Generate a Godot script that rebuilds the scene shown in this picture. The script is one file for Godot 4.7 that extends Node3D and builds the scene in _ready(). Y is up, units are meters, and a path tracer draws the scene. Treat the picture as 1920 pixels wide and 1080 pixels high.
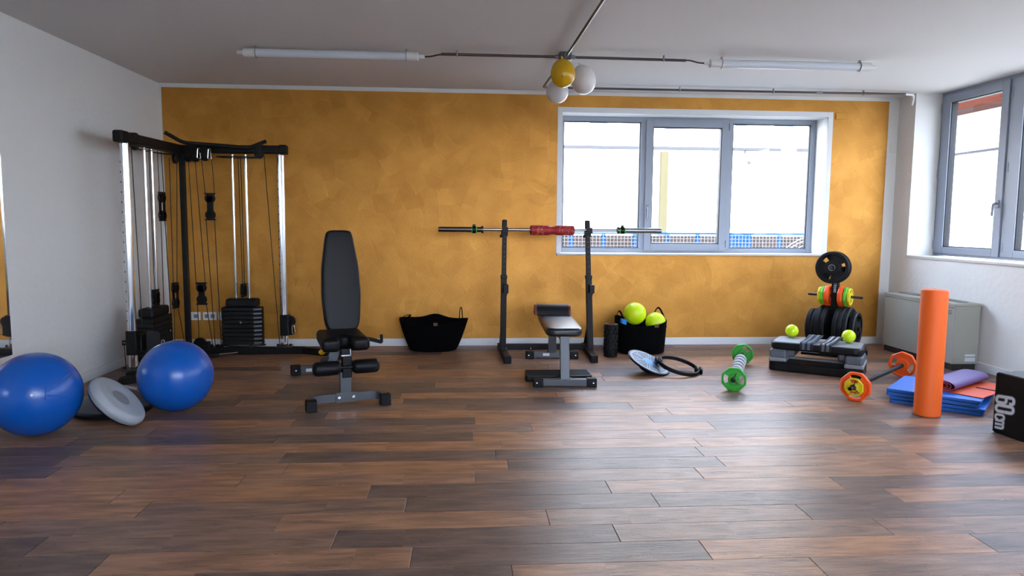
extends Node3D
# A small gym room: gold trowelled wall with a window, plank floor, machines, benches, weights and mats.

var used := {}
var M := {}
var rng := RandomNumberGenerator.new()


func _ready() -> void:
	rng.seed = 7
	var cam := Camera3D.new()
	cam.name = "camera"
	cam.fov = 44.83
	cam.position = Vector3(0, 1.36, 7.594)
	cam.rotation_degrees = Vector3(-5.44, -3.94, 0.43)
	cam.near = 0.05
	cam.far = 200.0
	add_child(cam)
	cam.current = true
	var env := Environment.new()
	env.background_mode = Environment.BG_SKY
	var sky_mat := ProceduralSkyMaterial.new()
	sky_mat.sky_top_color = Color(0.70, 0.79, 0.93)
	sky_mat.sky_horizon_color = Color(0.94, 0.96, 1.0)
	sky_mat.ground_horizon_color = Color(0.6, 0.6, 0.6)
	sky_mat.ground_bottom_color = Color(0.4, 0.4, 0.4)
	sky_mat.energy_multiplier = 1.0
	env.sky = Sky.new()
	env.sky.sky_material = sky_mat
	env.tonemap_mode = Environment.TONE_MAPPER_LINEAR
	env.tonemap_exposure = 24.5
	env.sdfgi_enabled = true
	env.ssao_enabled = true
	env.ssil_enabled = true
	var we := WorldEnvironment.new()
	we.name = "world_environment"
	we.environment = env
	add_child(we)
	var sun := DirectionalLight3D.new()
	sun.name = "sun"
	sun.light_energy = 0.5
	sun.light_color = Color(1.0, 0.97, 0.93)
	sun.light_angular_distance = 3.0
	sun.shadow_enabled = true
	sun.sky_mode = DirectionalLight3D.SKY_MODE_LIGHT_ONLY
	add_child(sun)
	sun.look_at_from_position(Vector3(-3, 9, 7), Vector3(0, 0, -1))

	materials()
	room()
	window_back()
	window_side()
	outside()
	cable_machine()
	incline_bench()
	squat_rack()
	flat_bench()
	baskets()
	balance_things()
	barbell_green()
	barbell_orange()
	weight_tree()
	stepper()
	radiator()
	mats()
	jump_box()
	left_group()
	balloons()
	ceiling_fittings()
	wall_fittings()


# ---------------------------------------------------------------- mesh builder

class Mb:
	var p := PackedVector3Array()
	var uv := PackedVector2Array()
	var t := Transform3D()

	func tri(a: Vector3, b: Vector3, c: Vector3, ua := Vector2(), ub := Vector2(), uc := Vector2()) -> void:
		if t.basis.determinant() < 0.0:
			p.append(t * a); p.append(t * c); p.append(t * b)
			uv.append(ua); uv.append(uc); uv.append(ub)
			return
		p.append(t * a); p.append(t * b); p.append(t * c)
		uv.append(ua); uv.append(ub); uv.append(uc)

	func quad(a: Vector3, b: Vector3, c: Vector3, d: Vector3) -> void:
		tri(a, b, c); tri(a, c, d)

	func grid(rows: Array, wrap_cols := true, wrap_rows := false, flip := false) -> void:
		var nr := rows.size()
		var nc: int = rows[0].size()
		for i in (nr if wrap_rows else nr - 1):
			var r0: PackedVector3Array = rows[i]
			var r1: PackedVector3Array = rows[(i + 1) % nr]
			for j in (nc if wrap_cols else nc - 1):
				var k := (j + 1) % nc
				var a := r0[j]; var b := r0[k]; var c := r1[k]; var d := r1[j]
				if flip:
					var q := b; b = d; d = q
				if not a.is_equal_approx(b):
					tri(a, b, c)
				if not c.is_equal_approx(d):
					tri(a, c, d)

	# profile of (radius, height); closed profiles run counter-clockwise in that plane
	func lathe(profile: Array, seg := 24, at := Transform3D(), closed := false, squash := Vector2.ONE, turn := 0.0) -> void:
		var rows := []
		for q in profile:
			var row := PackedVector3Array()
			for j in seg:
				var a := TAU * j / seg + turn
				row.append(at * Vector3(q[0] * cos(a) * squash.x, q[1], -q[0] * sin(a) * squash.y))
			rows.append(row)
		grid(rows, true, closed)

	static func along(a: Vector3, b: Vector3) -> Transform3D:
		var y := (b - a).normalized()
		var x := y.cross(Vector3(0, 0, 1) if absf(y.z) < 0.9 else Vector3(1, 0, 0)).normalized()
		return Transform3D(Basis(x, y, x.cross(y)), a)

	func cyl(a: Vector3, b: Vector3, r0: float, r1 := -1.0, seg := 16, bev := 0.0) -> void:
		if r1 < 0.0:
			r1 = r0
		var n := a.distance_to(b)
		var pr := [[0.0, 0.0], [r0 - bev, 0.0], [r0, bev], [r1, n - bev], [r1 - bev, n], [0.0, n]]
		if bev <= 0.0:
			pr = [[0.0, 0.0], [r0, 0.0], [r1, n], [0.0, n]]
		lathe(pr, seg, along(a, b))

	func pipe(a: Vector3, b: Vector3, ro: float, ri: float, seg := 24, bev := 0.002) -> void:
		var n := a.distance_to(b)
		lathe([[ri, bev], [ri + bev, 0.0], [ro - bev, 0.0], [ro, bev], [ro, n - bev], [ro - bev, n], [ri + bev, n], [ri, n - bev]], seg, along(a, b), true)

	func ball(c: Vector3, r: Vector3, seg := 32, at := Transform3D()) -> void:
		var pr := []
		var n := seg / 2
		for i in n + 1:
			var a := PI * i / n - PI / 2
			pr.append([cos(a) if i > 0 and i < n else 0.0, sin(a)])
		lathe(pr, seg, at * Transform3D(Basis.from_scale(r), c))

	func torus(at: Transform3D, ring: float, r: float, seg := 32, s2 := 10, squash := 1.0) -> void:
		var pr := []
		for i in s2:
			var a := TAU * i / s2
			pr.append([ring + r * cos(a), r * sin(a) * squash])
		lathe(pr, seg, at, true)

	func rbox(size: Vector3, c := Vector3.ZERO, r := 0.004, s := 1, at := Transform3D()) -> void:
		var h := size / 2
		r = minf(r, minf(h.x, minf(h.y, h.z)) * 0.98)
		var L := []
		for k in 3:
			var l := []
			if r > 0.0:
				for i in s:
					l.append(-(h[k] - r) - r * tan(PI / 4 * (s - i) / s))
			l.append(-(h[k] - r)); l.append(h[k] - r)
			if r > 0.0:
				for i in s:
					l.append(h[k] - r + r * tan(PI / 4 * (i + 1) / s))
			L.append(l)
		for d in 3:
			var u := (d + 1) % 3
			var v := (d + 2) % 3
			for sg in [-1.0, 1.0]:
				var rows := []
				for y in L[v]:
					var row := PackedVector3Array()
					for x in L[u]:
						var q := Vector3()
						q[d] = sg * h[d]; q[u] = x; q[v] = y
						if r > 0.0:
							var inner := q.clamp(-(h - Vector3.ONE * r), h - Vector3.ONE * r)
							q = inner + (q - inner).normalized() * r
						row.append(at * (c + q))
					rows.append(row)
				grid(rows, false, false, sg < 0.0)

	# a bar of rectangular section from a to b; up sets the roll
	func bar(a: Vector3, b: Vector3, w: float, h: float, r := 0.004, up := Vector3.UP, s := 1) -> void:
		var z := (b - a).normalized()
		var x := up.cross(z).normalized()
		rbox(Vector3(w, h, a.distance_to(b)), Vector3.ZERO, r, s, Transform3D(Basis(x, z.cross(x), z), (a + b) / 2))

	func sweep(path: PackedVector3Array, profile: PackedVector2Array, up := Vector3.UP, closed := false, carry := true) -> void:
		var rows := []
		var n := path.size()
		var u := up
		for i in n:
			var a := path[(i - 1 + n) % n] if closed or i > 0 else path[i]
			var b := path[(i + 1) % n] if closed or i < n - 1 else path[i]
			var tg := (b - a).normalized()
			var s := u.cross(tg).normalized()
			var w := tg.cross(s)
			if carry:
				u = w
			var row := PackedVector3Array()
			for q in profile:
				row.append(path[i] + s * q.x + w * q.y)
			rows.append(row)
		grid(rows, true, closed)
		if not closed:
			for e in 2:
				var row: PackedVector3Array = rows[0] if e == 0 else rows[n - 1]
				var c := Vector3()
				for q in row:
					c += q / row.size()
				for j in row.size():
					if e == 0:
						tri(c, row[(j + 1) % row.size()], row[j])
					else:
						tri(c, row[j], row[(j + 1) % row.size()])

	func tube(path: PackedVector3Array, r: float, seg := 8, closed := false, up := Vector3(0.13, 0.9, 0.31)) -> void:
		var pr := PackedVector2Array()
		for j in seg:
			pr.append(Vector2(cos(TAU * j / seg), sin(TAU * j / seg)) * r)
		sweep(path, pr, up, closed)

	static func fillet(pts: Array, r: float, n := 6, closed := false) -> PackedVector3Array:
		var out := PackedVector3Array()
		var m := pts.size()
		for i in m:
			var c: Vector3 = pts[i]
			if not closed and (i == 0 or i == m - 1):
				out.append(c)
				continue
			var a: Vector3 = pts[(i - 1 + m) % m]
			var b: Vector3 = pts[(i + 1) % m]
			var p0 := c + (a - c).normalized() * minf(r, a.distance_to(c) * 0.49)
			var p1 := c + (b - c).normalized() * minf(r, b.distance_to(c) * 0.49)
			for k in n + 1:
				var f := float(k) / n
				out.append(p0.lerp(c, f).lerp(c.lerp(p1, f), f))
		return out

	# cushion: outline in local x/y (counter-clockwise), thickness along z, rounded rim
	func cushion(poly: PackedVector2Array, th: float, r: float, at := Transform3D(), s := 4, dome := 0.0) -> void:
		var n := poly.size()
		var nm := PackedVector2Array()
		for i in n:
			var a := poly[i] - poly[(i - 1 + n) % n]
			var b := poly[(i + 1) % n] - poly[i]
			var v := (Vector2(a.y, -a.x).normalized() + Vector2(b.y, -b.x).normalized())
			nm.append(v / maxf(v.length_squared() * 0.5, 0.4))
		var rows := []
		r = minf(r, th / 2)
		for k in 2 * s + 2:
			var ang := -PI / 2 + PI / 2 * k / s if k <= s else PI / 2 * (k - s - 1) / s
			var z := (-th / 2 + r if k <= s else th / 2 - r) + r * sin(ang)
			var row := PackedVector3Array()
			for i in n:
				var q := poly[i] - nm[i] * r * (1.0 - cos(ang))
				row.append(at * Vector3(q.x, q.y, z))
			rows.append(row)
		grid(rows)
		var c := Vector2()
		for q in poly:
			c += q / n
		for e in 2:
			var row: PackedVector3Array = rows[0] if e == 0 else rows[rows.size() - 1]
			var m := at * Vector3(c.x, c.y, -th / 2 - dome if e == 0 else th / 2 + dome)
			var mid := PackedVector3Array()
			for q in row:
				mid.append(q.lerp(m, 0.25))
			if dome > 0.0:
				for i in n:
					mid[i] += (at.basis.z * (dome * 0.55)) * (-1.0 if e == 0 else 1.0)
			grid([row, mid] if e == 1 else [mid, row])
			for i in n:
				if e == 0:
					tri(m, mid[(i + 1) % n], mid[i])
				else:
					tri(m, mid[i], mid[(i + 1) % n])

	# solid ring sector round local y
	func sector(r0: float, r1: float, a0: float, a1: float, y0: float, y1: float, n := 6, at := Transform3D()) -> void:
		var rows := []
		for i in n + 1:
			var a := lerpf(a0, a1, float(i) / n)
			var d := Vector3(cos(a), 0, -sin(a))
			rows.append(PackedVector3Array([at * (d * r0 + Vector3(0, y0, 0)), at * (d * r1 + Vector3(0, y0, 0)), at * (d * r1 + Vector3(0, y1, 0)), at * (d * r0 + Vector3(0, y1, 0))]))
		grid(rows, true, false, true)
		for e in [0, n]:
			var w: PackedVector3Array = rows[e]
			if e == 0:
				quad(w[0], w[1], w[2], w[3])
			else:
				quad(w[3], w[2], w[1], w[0])

	func mesh(angle := 40.0) -> ArrayMesh:
		var nt := p.size() / 3
		var fn := PackedVector3Array()
		var fu := PackedVector3Array()
		var near := {}
		for i in nt:
			var n := (p[i * 3 + 1] - p[i * 3]).cross(p[i * 3 + 2] - p[i * 3])
			fn.append(n)
			fu.append(n.normalized())
			for k in 3:
				var key := Vector3i((p[i * 3 + k] * 20000.0).round())
				if near.has(key):
					near[key].append(i)
				else:
					near[key] = PackedInt32Array([i])
		var least := cos(deg_to_rad(angle))
		var v := PackedVector3Array(); v.resize(nt * 3)
		var ns := PackedVector3Array(); ns.resize(nt * 3)
		var us := PackedVector2Array(); us.resize(nt * 3)
		for i in nt:
			for k in 3:
				var at := i * 3 + k
				var sum := Vector3()
				var mine := fu[i]
				for f in near[Vector3i((p[at] * 20000.0).round())]:
					if fu[f].dot(mine) > least:
						sum += fn[f]
				var to: int = i * 3 + (0 if k == 0 else 3 - k)
				v[to] = p[at]
				ns[to] = sum.normalized() if sum.length_squared() > 0.0 else Vector3.UP
				us[to] = uv[at]
		var arr := []
		arr.resize(Mesh.ARRAY_MAX)
		arr[Mesh.ARRAY_VERTEX] = v
		arr[Mesh.ARRAY_NORMAL] = ns
		arr[Mesh.ARRAY_TEX_UV] = us
		var m := ArrayMesh.new()
		m.add_surface_from_arrays(Mesh.PRIMITIVE_TRIANGLES, arr)
		return m


func poly(pts: Array) -> PackedVector2Array:
	var o := PackedVector2Array()
	for q in pts:
		o.append(Vector2(q[0], q[1]))
	return o


func round_poly(pts: Array, r: float, n := 5) -> PackedVector2Array:
	var v := []
	for q in pts:
		v.append(Vector3(q[0], q[1], 0))
	var o := PackedVector2Array()
	for q in Mb.fillet(v, r, n, true):
		o.append(Vector2(q.x, q.y))
	return o


# ---------------------------------------------------------------- objects

func numbered(called: String) -> String:
	if not used.has(called):
		used[called] = 0
		return called
	used[called] += 1
	return "%s_%03d" % [called, used[called]]


func tag(o: Node3D, label: String, category: String, group := "") -> Node3D:
	o.set_meta("label", label)
	o.set_meta("category", category)
	if group != "":
		o.set_meta("group", group)
	return o


func thing(called: String, label: String, category: String, at := Vector3.ZERO, turn := 0.0, group := "") -> Node3D:
	var o := Node3D.new()
	o.name = numbered(called)
	add_child(o)
	o.position = at
	o.rotation.y = turn
	tag(o, label, category, group)
	return o


func part(called: String, b: Mb, m: Material, parent: Node3D, angle := 40.0, label := "") -> MeshInstance3D:
	var o := MeshInstance3D.new()
	o.name = called
	o.mesh = b.mesh(angle)
	o.material_override = m
	parent.add_child(o, true)
	if label != "":
		o.set_meta("label", label)
	return o


func structure(called: String, b: Mb, m: Material, angle := 40.0) -> MeshInstance3D:
	var o := part(numbered(called), b, m, self, angle)
	o.set_meta("kind", "structure")
	return o


# a builder that takes world coordinates for a thing that is not turned
func wb(root: Node3D) -> Mb:
	var b := Mb.new()
	b.t = Transform3D(Basis(), -root.position)
	return b


func dup(o: Node3D, label: String, at: Vector3, turn := 0.0) -> Node3D:
	var c: Node3D = o.duplicate()
	c.name = numbered(str(o.name).rstrip("0123456789").trim_suffix("_"))
	add_child(c)
	c.position = at
	c.rotation.y = turn
	c.set_meta("label", label)
	return c


# ---------------------------------------------------------------- materials

func mat(key: String, c: Color, rough := 0.5, metal := 0.0) -> StandardMaterial3D:
	var m := StandardMaterial3D.new()
	m.resource_name = key
	m.albedo_color = c
	m.roughness = rough
	m.metallic = metal
	M[key] = m
	return m


func noise_tex(freq: float, sd: int, normal := false, strength := 4.0, size := 256) -> NoiseTexture2D:
	var n := FastNoiseLite.new()
	n.seed = sd
	n.noise_type = FastNoiseLite.TYPE_SIMPLEX_SMOOTH
	n.frequency = freq
	n.fractal_octaves = 4
	var t := NoiseTexture2D.new()
	t.width = size
	t.height = size
	t.seamless = true
	t.noise = n
	t.as_normal_map = normal
	t.bump_strength = strength
	return t


func grain(m: StandardMaterial3D, tex: Texture2D, scale: float, amount: float) -> void:
	m.normal_enabled = true
	m.normal_texture = tex
	m.normal_scale = amount
	m.uv1_triplanar = true
	m.uv1_scale = Vector3.ONE * scale


func materials() -> void:
	var fine := noise_tex(0.09, 3, true, 6.0)
	var soft := noise_tex(0.03, 5, true, 6.0)
	var wall := mat("white_paint", Color(0.86, 0.86, 0.85), 0.75)
	grain(wall, soft, 1.6, 0.12)
	mat("white_gloss", Color(0.86, 0.87, 0.88), 0.4)
	mat("ceiling_paint", Color(0.84, 0.83, 0.82), 0.85)
	mat("grey_aluminium", Color(0.55, 0.58, 0.63), 0.42, 0.1)
	mat("handle_grey", Color(0.50, 0.52, 0.56), 0.4, 0.2)
	mat("tread_grey", Color(0.46, 0.47, 0.49), 0.42)
	mat("dark_gasket", Color(0.05, 0.06, 0.08), 0.6)
	mat("sill_stone", Color(0.74, 0.73, 0.71), 0.5)
	var gl := mat("glass", Color(0.95, 0.98, 1.0, 0.03), 0.02)
	gl.transparency = BaseMaterial3D.TRANSPARENCY_ALPHA
	mat("chrome", Color(0.86, 0.87, 0.88), 0.12, 1.0)
	mat("steel", Color(0.62, 0.63, 0.65), 0.28, 1.0)
	mat("dark_steel", Color(0.36, 0.34, 0.33), 0.35, 1.0)
	mat("black_steel", Color(0.06, 0.06, 0.065), 0.5)
	grain(mat("cast_black", Color(0.05, 0.052, 0.056), 0.6), fine, 9.0, 0.3)
	mat("black_plastic", Color(0.035, 0.036, 0.04), 0.4)
	mat("black_rubber", Color(0.045, 0.046, 0.05), 0.62)
	mat("cable_black", Color(0.05, 0.035, 0.03), 0.5)
	grain(mat("vinyl", Color(0.06, 0.062, 0.068), 0.42), fine, 7.0, 0.18)
	grain(mat("vinyl_sheen", Color(0.10, 0.105, 0.115), 0.34), fine, 7.0, 0.12)
	grain(mat("felt", Color(0.03, 0.03, 0.035), 0.95), fine, 10.0, 0.6)
	mat("leather_tag", Color(0.36, 0.22, 0.13), 0.6)
	mat("grey_frame", Color(0.29, 0.305, 0.325), 0.42, 0.2)
	mat("grey_plastic", Color(0.34, 0.36, 0.39), 0.45)
	mat("grey_light", Color(0.50, 0.51, 0.52), 0.5)
	mat("deck_grey", Color(0.33, 0.34, 0.36), 0.42)
	mat("sticker", Color(0.8, 0.82, 0.84), 0.5)
	mat("ink", Color(0.06, 0.06, 0.07), 0.6)
	mat("blue_ball", Color(0.02, 0.33, 0.68), 0.27)
	mat("white_plastic", Color(0.85, 0.85, 0.84), 0.4)
	mat("disc_grey", Color(0.62, 0.64, 0.66), 0.45)
	mat("lime", Color(0.80, 0.90, 0.05), 0.3)
	var lb := mat("lime_soft", Color(0.82, 0.93, 0.07), 0.4)
	lb.subsurf_scatter_enabled = true
	lb.subsurf_scatter_strength = 0.15
	mat("green_plate", Color(0.16, 0.58, 0.15), 0.42)
	mat("green_lime", Color(0.36, 0.76, 0.16), 0.42)
	mat("orange_plate", Color(0.93, 0.33, 0.05), 0.42)
	mat("yellow_plate", Color(0.85, 0.76, 0.08), 0.42)
	grain(mat("orange_foam", Color(0.90, 0.37, 0.05), 0.6), fine, 8.0, 0.07)
	grain(mat("mat_blue", Color(0.04, 0.36, 0.70), 0.5), fine, 10.0, 0.2)
	mat("mat_purple", Color(0.36, 0.26, 0.47), 0.5)
	mat("mat_orange", Color(0.85, 0.31, 0.13), 0.6)
	mat("red_foam", Color(0.60, 0.09, 0.11), 0.55)
	mat("red_vein", Color(0.85, 0.65, 0.5), 0.5)
	mat("red_end", Color(0.45, 0.12, 0.05), 0.6)
	mat("roller_core", Color(0.5, 0.2, 0.1), 0.6)
	mat("radiator_metal", Color(0.60, 0.60, 0.56), 0.45)
	mat("radiator_shade", Color(0.12, 0.12, 0.12), 0.6)
	mat("band_grey", Color(0.66, 0.66, 0.67), 0.7)
	mat("band_blue_grey", Color(0.30, 0.33, 0.38), 0.8)
	mat("band_dark", Color(0.06, 0.065, 0.08), 0.8)
	mat("light_blue", Color(0.16, 0.52, 0.85), 0.5)
	mat("board_grey", Color(0.48, 0.51, 0.55), 0.5)
	mat("balloon_white", Color(0.84, 0.83, 0.83), 0.3)
	mat("balloon_yellow", Color(0.80, 0.62, 0.05), 0.25)
	mat("tube_white", Color(0.82, 0.84, 0.87), 0.2)
	mat("collar_green", Color(0.2, 0.75, 0.25), 0.45)
	mat("yellow_knob", Color(0.9, 0.68, 0.05), 0.4)
	mat("mirror_silver", Color(0.93, 0.94, 0.94), 0.02, 1.0)
	mat("facade_white", Color(0.88, 0.88, 0.87), 0.8)
	mat("facade_line", Color(0.0400, 0.0410, 0.0450).linear_to_srgb(), 0.7)
	mat("stained_concrete", Color(0.0600, 0.0540, 0.0310).linear_to_srgb(), 0.9)
	mat("fence_blue", Color(0.0025, 0.0320, 0.1000).linear_to_srgb(), 0.5)
	mat("fence_wire", Color(0.1000, 0.1000, 0.1000).linear_to_srgb(), 0.5)
	mat("back_brown", Color(0.0200, 0.0160, 0.0160).linear_to_srgb(), 0.9)
	mat("facade_ledge", Color(0.0900, 0.0900, 0.0900).linear_to_srgb(), 0.8)
	mat("yard", Color(0.5, 0.5, 0.48), 0.9)
	mat("canopy_red", Color(0.0350, 0.0070, 0.0030).linear_to_srgb(), 0.6)
	for k in [["black_steel", 0.34], ["black_plastic", 0.36], ["black_rubber", 0.36], ["vinyl", 0.30], ["felt", 0.15], ["cast_black", 0.36], ["fence_blue", 0.1], ["back_brown", 0.1], ["facade_line", 0.1], ["canopy_red", 0.1], ["stained_concrete", 0.1]]:
		M[k[0]].metallic_specular = k[1]
	gold_paint()


# trowel strokes laid over each other: tone for the colour, the same strokes as relief and gloss
func gold_paint() -> void:
	var w := 1536
	var h := 528
	var tone := PackedFloat32Array(); tone.resize(w * h); tone.fill(0.5)
	var r := RandomNumberGenerator.new()
	r.seed = 11
	for k in 1300:
		var cx := r.randf() * w
		var cy := r.randf() * h
		var a := r.randf() * PI
		var lx := r.randf_range(14, 44)
		var ly := r.randf_range(8, 22)
		var v := r.randf()
		var strength := r.randf_range(0.15, 0.55)
		var ca := cos(a); var sa := sin(a)
		var ext := int(lx + ly)
		var bend := r.randf_range(-0.008, 0.008)
		for y in range(maxi(0, int(cy) - ext), mini(h, int(cy) + ext)):
			for x in range(maxi(0, int(cx) - ext), mini(w, int(cx) + ext)):
				var u := (x - cx) * ca + (y - cy) * sa
				var q := -(x - cx) * sa + (y - cy) * ca + bend * u * u
				if absf(u) > lx or absf(q) > ly:
					continue
				var f := strength * clampf((u + lx) / lx * 0.8, 0.0, 1.0)
				var edge := ly - absf(q)
				var g := v + (0.25 if edge < 1.4 else 0.0)
				tone[y * w + x] = lerpf(tone[y * w + x], g, f)
	var n := FastNoiseLite.new()
	n.seed = 4
	n.frequency = 0.012
	n.fractal_octaves = 3
	var n2 := FastNoiseLite.new()
	n2.seed = 9
	n2.frequency = 0.25
	n2.fractal_octaves = 2
	var col := PackedByteArray(); col.resize(w * h * 3)
	var hgt := PackedByteArray(); hgt.resize(w * h)
	for y in h:
		for x in w:
			var i := y * w + x
			var t := clampf(tone[i] * 0.75 + 0.15 + n.get_noise_2d(x, y) * 0.22 + n2.get_noise_2d(x, y) * 0.10, 0.0, 1.0)
			col[i * 3] = int(lerpf(166, 220, t))
			col[i * 3 + 1] = int(lerpf(112, 161, t))
			col[i * 3 + 2] = int(lerpf(38, 76, t))
			hgt[i] = int(clampf(tone[i] * 0.8 + 0.1 + n2.get_noise_2d(x, y) * 0.12, 0.0, 1.0) * 255)
	var m := mat("gold_paint", Color(1, 1, 1), 0.5, 0.55)
	m.albedo_texture = ImageTexture.create_from_image(Image.create_from_data(w, h, false, Image.FORMAT_RGB8, col))
	var bump := Image.create_from_data(w, h, false, Image.FORMAT_L8, hgt)
	bump.convert(Image.FORMAT_RGBA8)
	bump.bump_map_to_normal_map(3.0)
	m.normal_enabled = true
	m.normal_texture = ImageTexture.create_from_image(bump)
	m.normal_scale = 0.22


func wood(sd: int, dark: Color, light: Color) -> StandardMaterial3D:
	var w := 1024
	var h := 256
	var a := FastNoiseLite.new(); a.seed = sd; a.frequency = 0.01; a.fractal_octaves = 3
	var b := FastNoiseLite.new(); b.seed = sd + 1; b.frequency = 0.05; b.fractal_octaves = 3
	var col := PackedByteArray(); col.resize(w * h * 3)
	var hg := PackedByteArray(); hg.resize(w * h)
	for y in h:
		for x in w:
			var i := y * w + x
			var warp := a.get_noise_2d(x * 0.35, y * 1.6) * 16.0
			var broad := a.get_noise_2d(x * 0.55 + 300, (y + warp) * 2.2)
			var streak := b.get_noise_2d(x * 0.07, (y + warp) * 5.5)
			var fibre := b.get_noise_2d(x * 0.25 + 900, y * 16.0)
			var t := clampf(0.52 + broad * 0.5 + streak * 0.42 + fibre * 0.22, 0.0, 1.0)
			var crack := smoothstep(0.42, 0.62, streak - broad * 0.3)
			var c := dark.lerp(light, t).darkened(crack * 0.45)
			col[i * 3] = int(c.r * 255); col[i * 3 + 1] = int(c.g * 255); col[i * 3 + 2] = int(c.b * 255)
			hg[i] = int(clampf(0.6 + fibre * 0.35 + streak * 0.2 - crack * 0.4, 0.0, 1.0) * 255)
	var m := mat("wood_%d" % sd, Color(1, 1, 1), 0.385)
	m.metallic_specular = 0.44
	m.albedo_texture = ImageTexture.create_from_image(Image.create_from_data(w, h, false, Image.FORMAT_RGB8, col))
	var bump := Image.create_from_data(w, h, false, Image.FORMAT_L8, hg)
	bump.convert(Image.FORMAT_RGBA8)
	bump.bump_map_to_normal_map(2.0)
	m.normal_enabled = true
	m.normal_texture = ImageTexture.create_from_image(bump)
	m.normal_scale = 0.5
	return m


# ---------------------------------------------------------------- room

const XL := -3.15
const XR := 4.815
const TOP := 2.755
const ZF := 9.4
const FX0 := -0.5
const FX1 := 4.2
const FY0 := 1.0


func room() -> void:
	# floor: a slab that carries loose-laid planks
	var b := Mb.new()
	b.rbox(Vector3(XR - XL + 0.8, 0.2, ZF + 0.8), Vector3((XL + XR) / 2, -0.109, ZF / 2), 0.0)
	var base := mat("under_floor", Color(0.20, 0.14, 0.11), 0.6)
	var fl := structure("floor", b, base)
	var woods := [wood(21, Color(0.378, 0.295, 0.250), Color(0.618, 0.474, 0.385)), wood(33, Color(0.423, 0.312, 0.245), Color(0.698, 0.514, 0.391)), wood(47, Color(0.297, 0.243, 0.221), Color(0.492, 0.393, 0.345)), wood(58, Color(0.458, 0.323, 0.239), Color(0.733, 0.526, 0.373))]
	var pw := 0.1755
	var shared := {}
	var pr := RandomNumberGenerator.new()
	pr.seed = 5
	var z := 0.004
	while z < 5.32:
		var x := XL + 0.004 - pr.randf_range(0.05, 1.15)
		while x < XR - 0.02:
			var x0 := maxf(x, XL + 0.003)
			var x1 := minf(x + 1.22, XR - 0.003)
			if x1 - x0 > 0.03:
				var o := MeshInstance3D.new()
				o.name = "plank"
				var variant := pr.randi() % 6
				var full := absf(x1 - x0 - 1.22) < 0.001
				if full and shared.has(variant):
					o.mesh = shared[variant]
				else:
					o.mesh = plank_mesh(x1 - x0, pw, Vector2(pr.randf(), pr.randf()))
					if full:
						shared[variant] = o.mesh
				o.material_override = woods[[0, 1, 1, 2, 3, 0, 1, 3, 2][pr.randi() % 9]]
				fl.add_child(o, true)
				o.position = Vector3(x0, 0, z)
			x += 1.222
		z += pw + 0.0008
	# walls
	b = Mb.new()
	var wx0 := 1.055; var wx1 := 4.008; var wy0 := 1.004; var wy1 := 2.533
	for q in [[XL - 0.35, wx0, -0.1, TOP], [wx1, XR + 0.5, -0.1, TOP], [wx0, wx1, -0.1, wy0], [wx0, wx1, wy1, TOP]]:
		b.rbox(Vector3(q[1] - q[0], q[3] - q[2], 0.34), Vector3((q[0] + q[1]) / 2, (q[2] + q[3]) / 2, -0.17), 0.0)
	var back := structure("wall_back", b, M.white_paint)
	b = Mb.new()
	var gx0 := -3.119; var gx1 := 4.698; var gy0 := 0.082; var gy1 := 2.713
	for q in [[gx0, 1.002, gy0, gy1], [4.063, gx1, gy0, gy1], [1.002, 4.063, gy0, 1.004], [1.002, 4.063, 2.588, gy1]]:
		var s := func(x, y): return Vector2((x - gx0) / (gx1 - gx0), (gy1 - y) / (gy1 - gy0))
		var z1 := 0.003
		b.tri(Vector3(q[0], q[2], z1), Vector3(q[1], q[2], z1), Vector3(q[1], q[3], z1), s.call(q[0], q[2]), s.call(q[1], q[2]), s.call(q[1], q[3]))
		b.tri(Vector3(q[0], q[2], z1), Vector3(q[1], q[3], z1), Vector3(q[0], q[3], z1), s.call(q[0], q[2]), s.call(q[1], q[3]), s.call(q[0], q[3]))
		for e in [[q[0], q[2], q[1], q[2]], [q[1], q[2], q[1], q[3]], [q[1], q[3], q[0], q[3]], [q[0], q[3], q[0], q[2]]]:
			b.tri(Vector3(e[0], e[1], -0.001), Vector3(e[2], e[3], -0.001), Vector3(e[2], e[3], z1), s.call(e[0], e[1]), s.call(e[2], e[3]), s.call(e[2], e[3]))
			b.tri(Vector3(e[0], e[1], -0.001), Vector3(e[2], e[3], z1), Vector3(e[0], e[1], z1), s.call(e[0], e[1]), s.call(e[2], e[3]), s.call(e[0], e[1]))
	part("gold_paint_field", b, M.gold_paint, back)
	b = Mb.new()
	b.rbox(Vector3(0.35, TOP + 0.1, ZF + 0.4), Vector3(XL - 0.175, TOP / 2 - 0.05, ZF / 2 + 0.2), 0.0)
	structure("wall_left", b, M.white_paint)
	b = Mb.new()
	b.rbox(Vector3(0.42, 1.104, ZF + 0.4), Vector3(XR + 0.21, 0.452, ZF / 2 + 0.2), 0.0)
	b.rbox(Vector3(0.42, TOP - 1.004, 0.292), Vector3(XR + 0.21, (TOP + 1.004) / 2, 0.146), 0.0)
	b.rbox(Vector3(0.42, TOP - 1.004, ZF + 0.4 - 7.137), Vector3(XR + 0.21, (TOP + 1.004) / 2, (ZF + 0.4 + 7.137) / 2), 0.0)
	structure("wall_right", b, M.white_paint)
	b = Mb.new()
	for q in [[XL - 0.35, FX0, -0.1, TOP], [FX1, XR + 0.5, -0.1, TOP], [FX0, FX1, -0.1, FY0], [FX0, FX1, 2.6, TOP]]:
		b.rbox(Vector3(q[1] - q[0], q[3] - q[2], 0.35), Vector3((q[0] + q[1]) / 2, (q[2] + q[3]) / 2, ZF + 0.175), 0.0)
	structure("wall_front", b, M.white_paint)
	b = Mb.new()
	frame_xy(b, FX0, FX1, FY0, 2.6, 0.06, 0.06, 0.06, 0.06, ZF + 0.2, ZF + 0.26)
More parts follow.
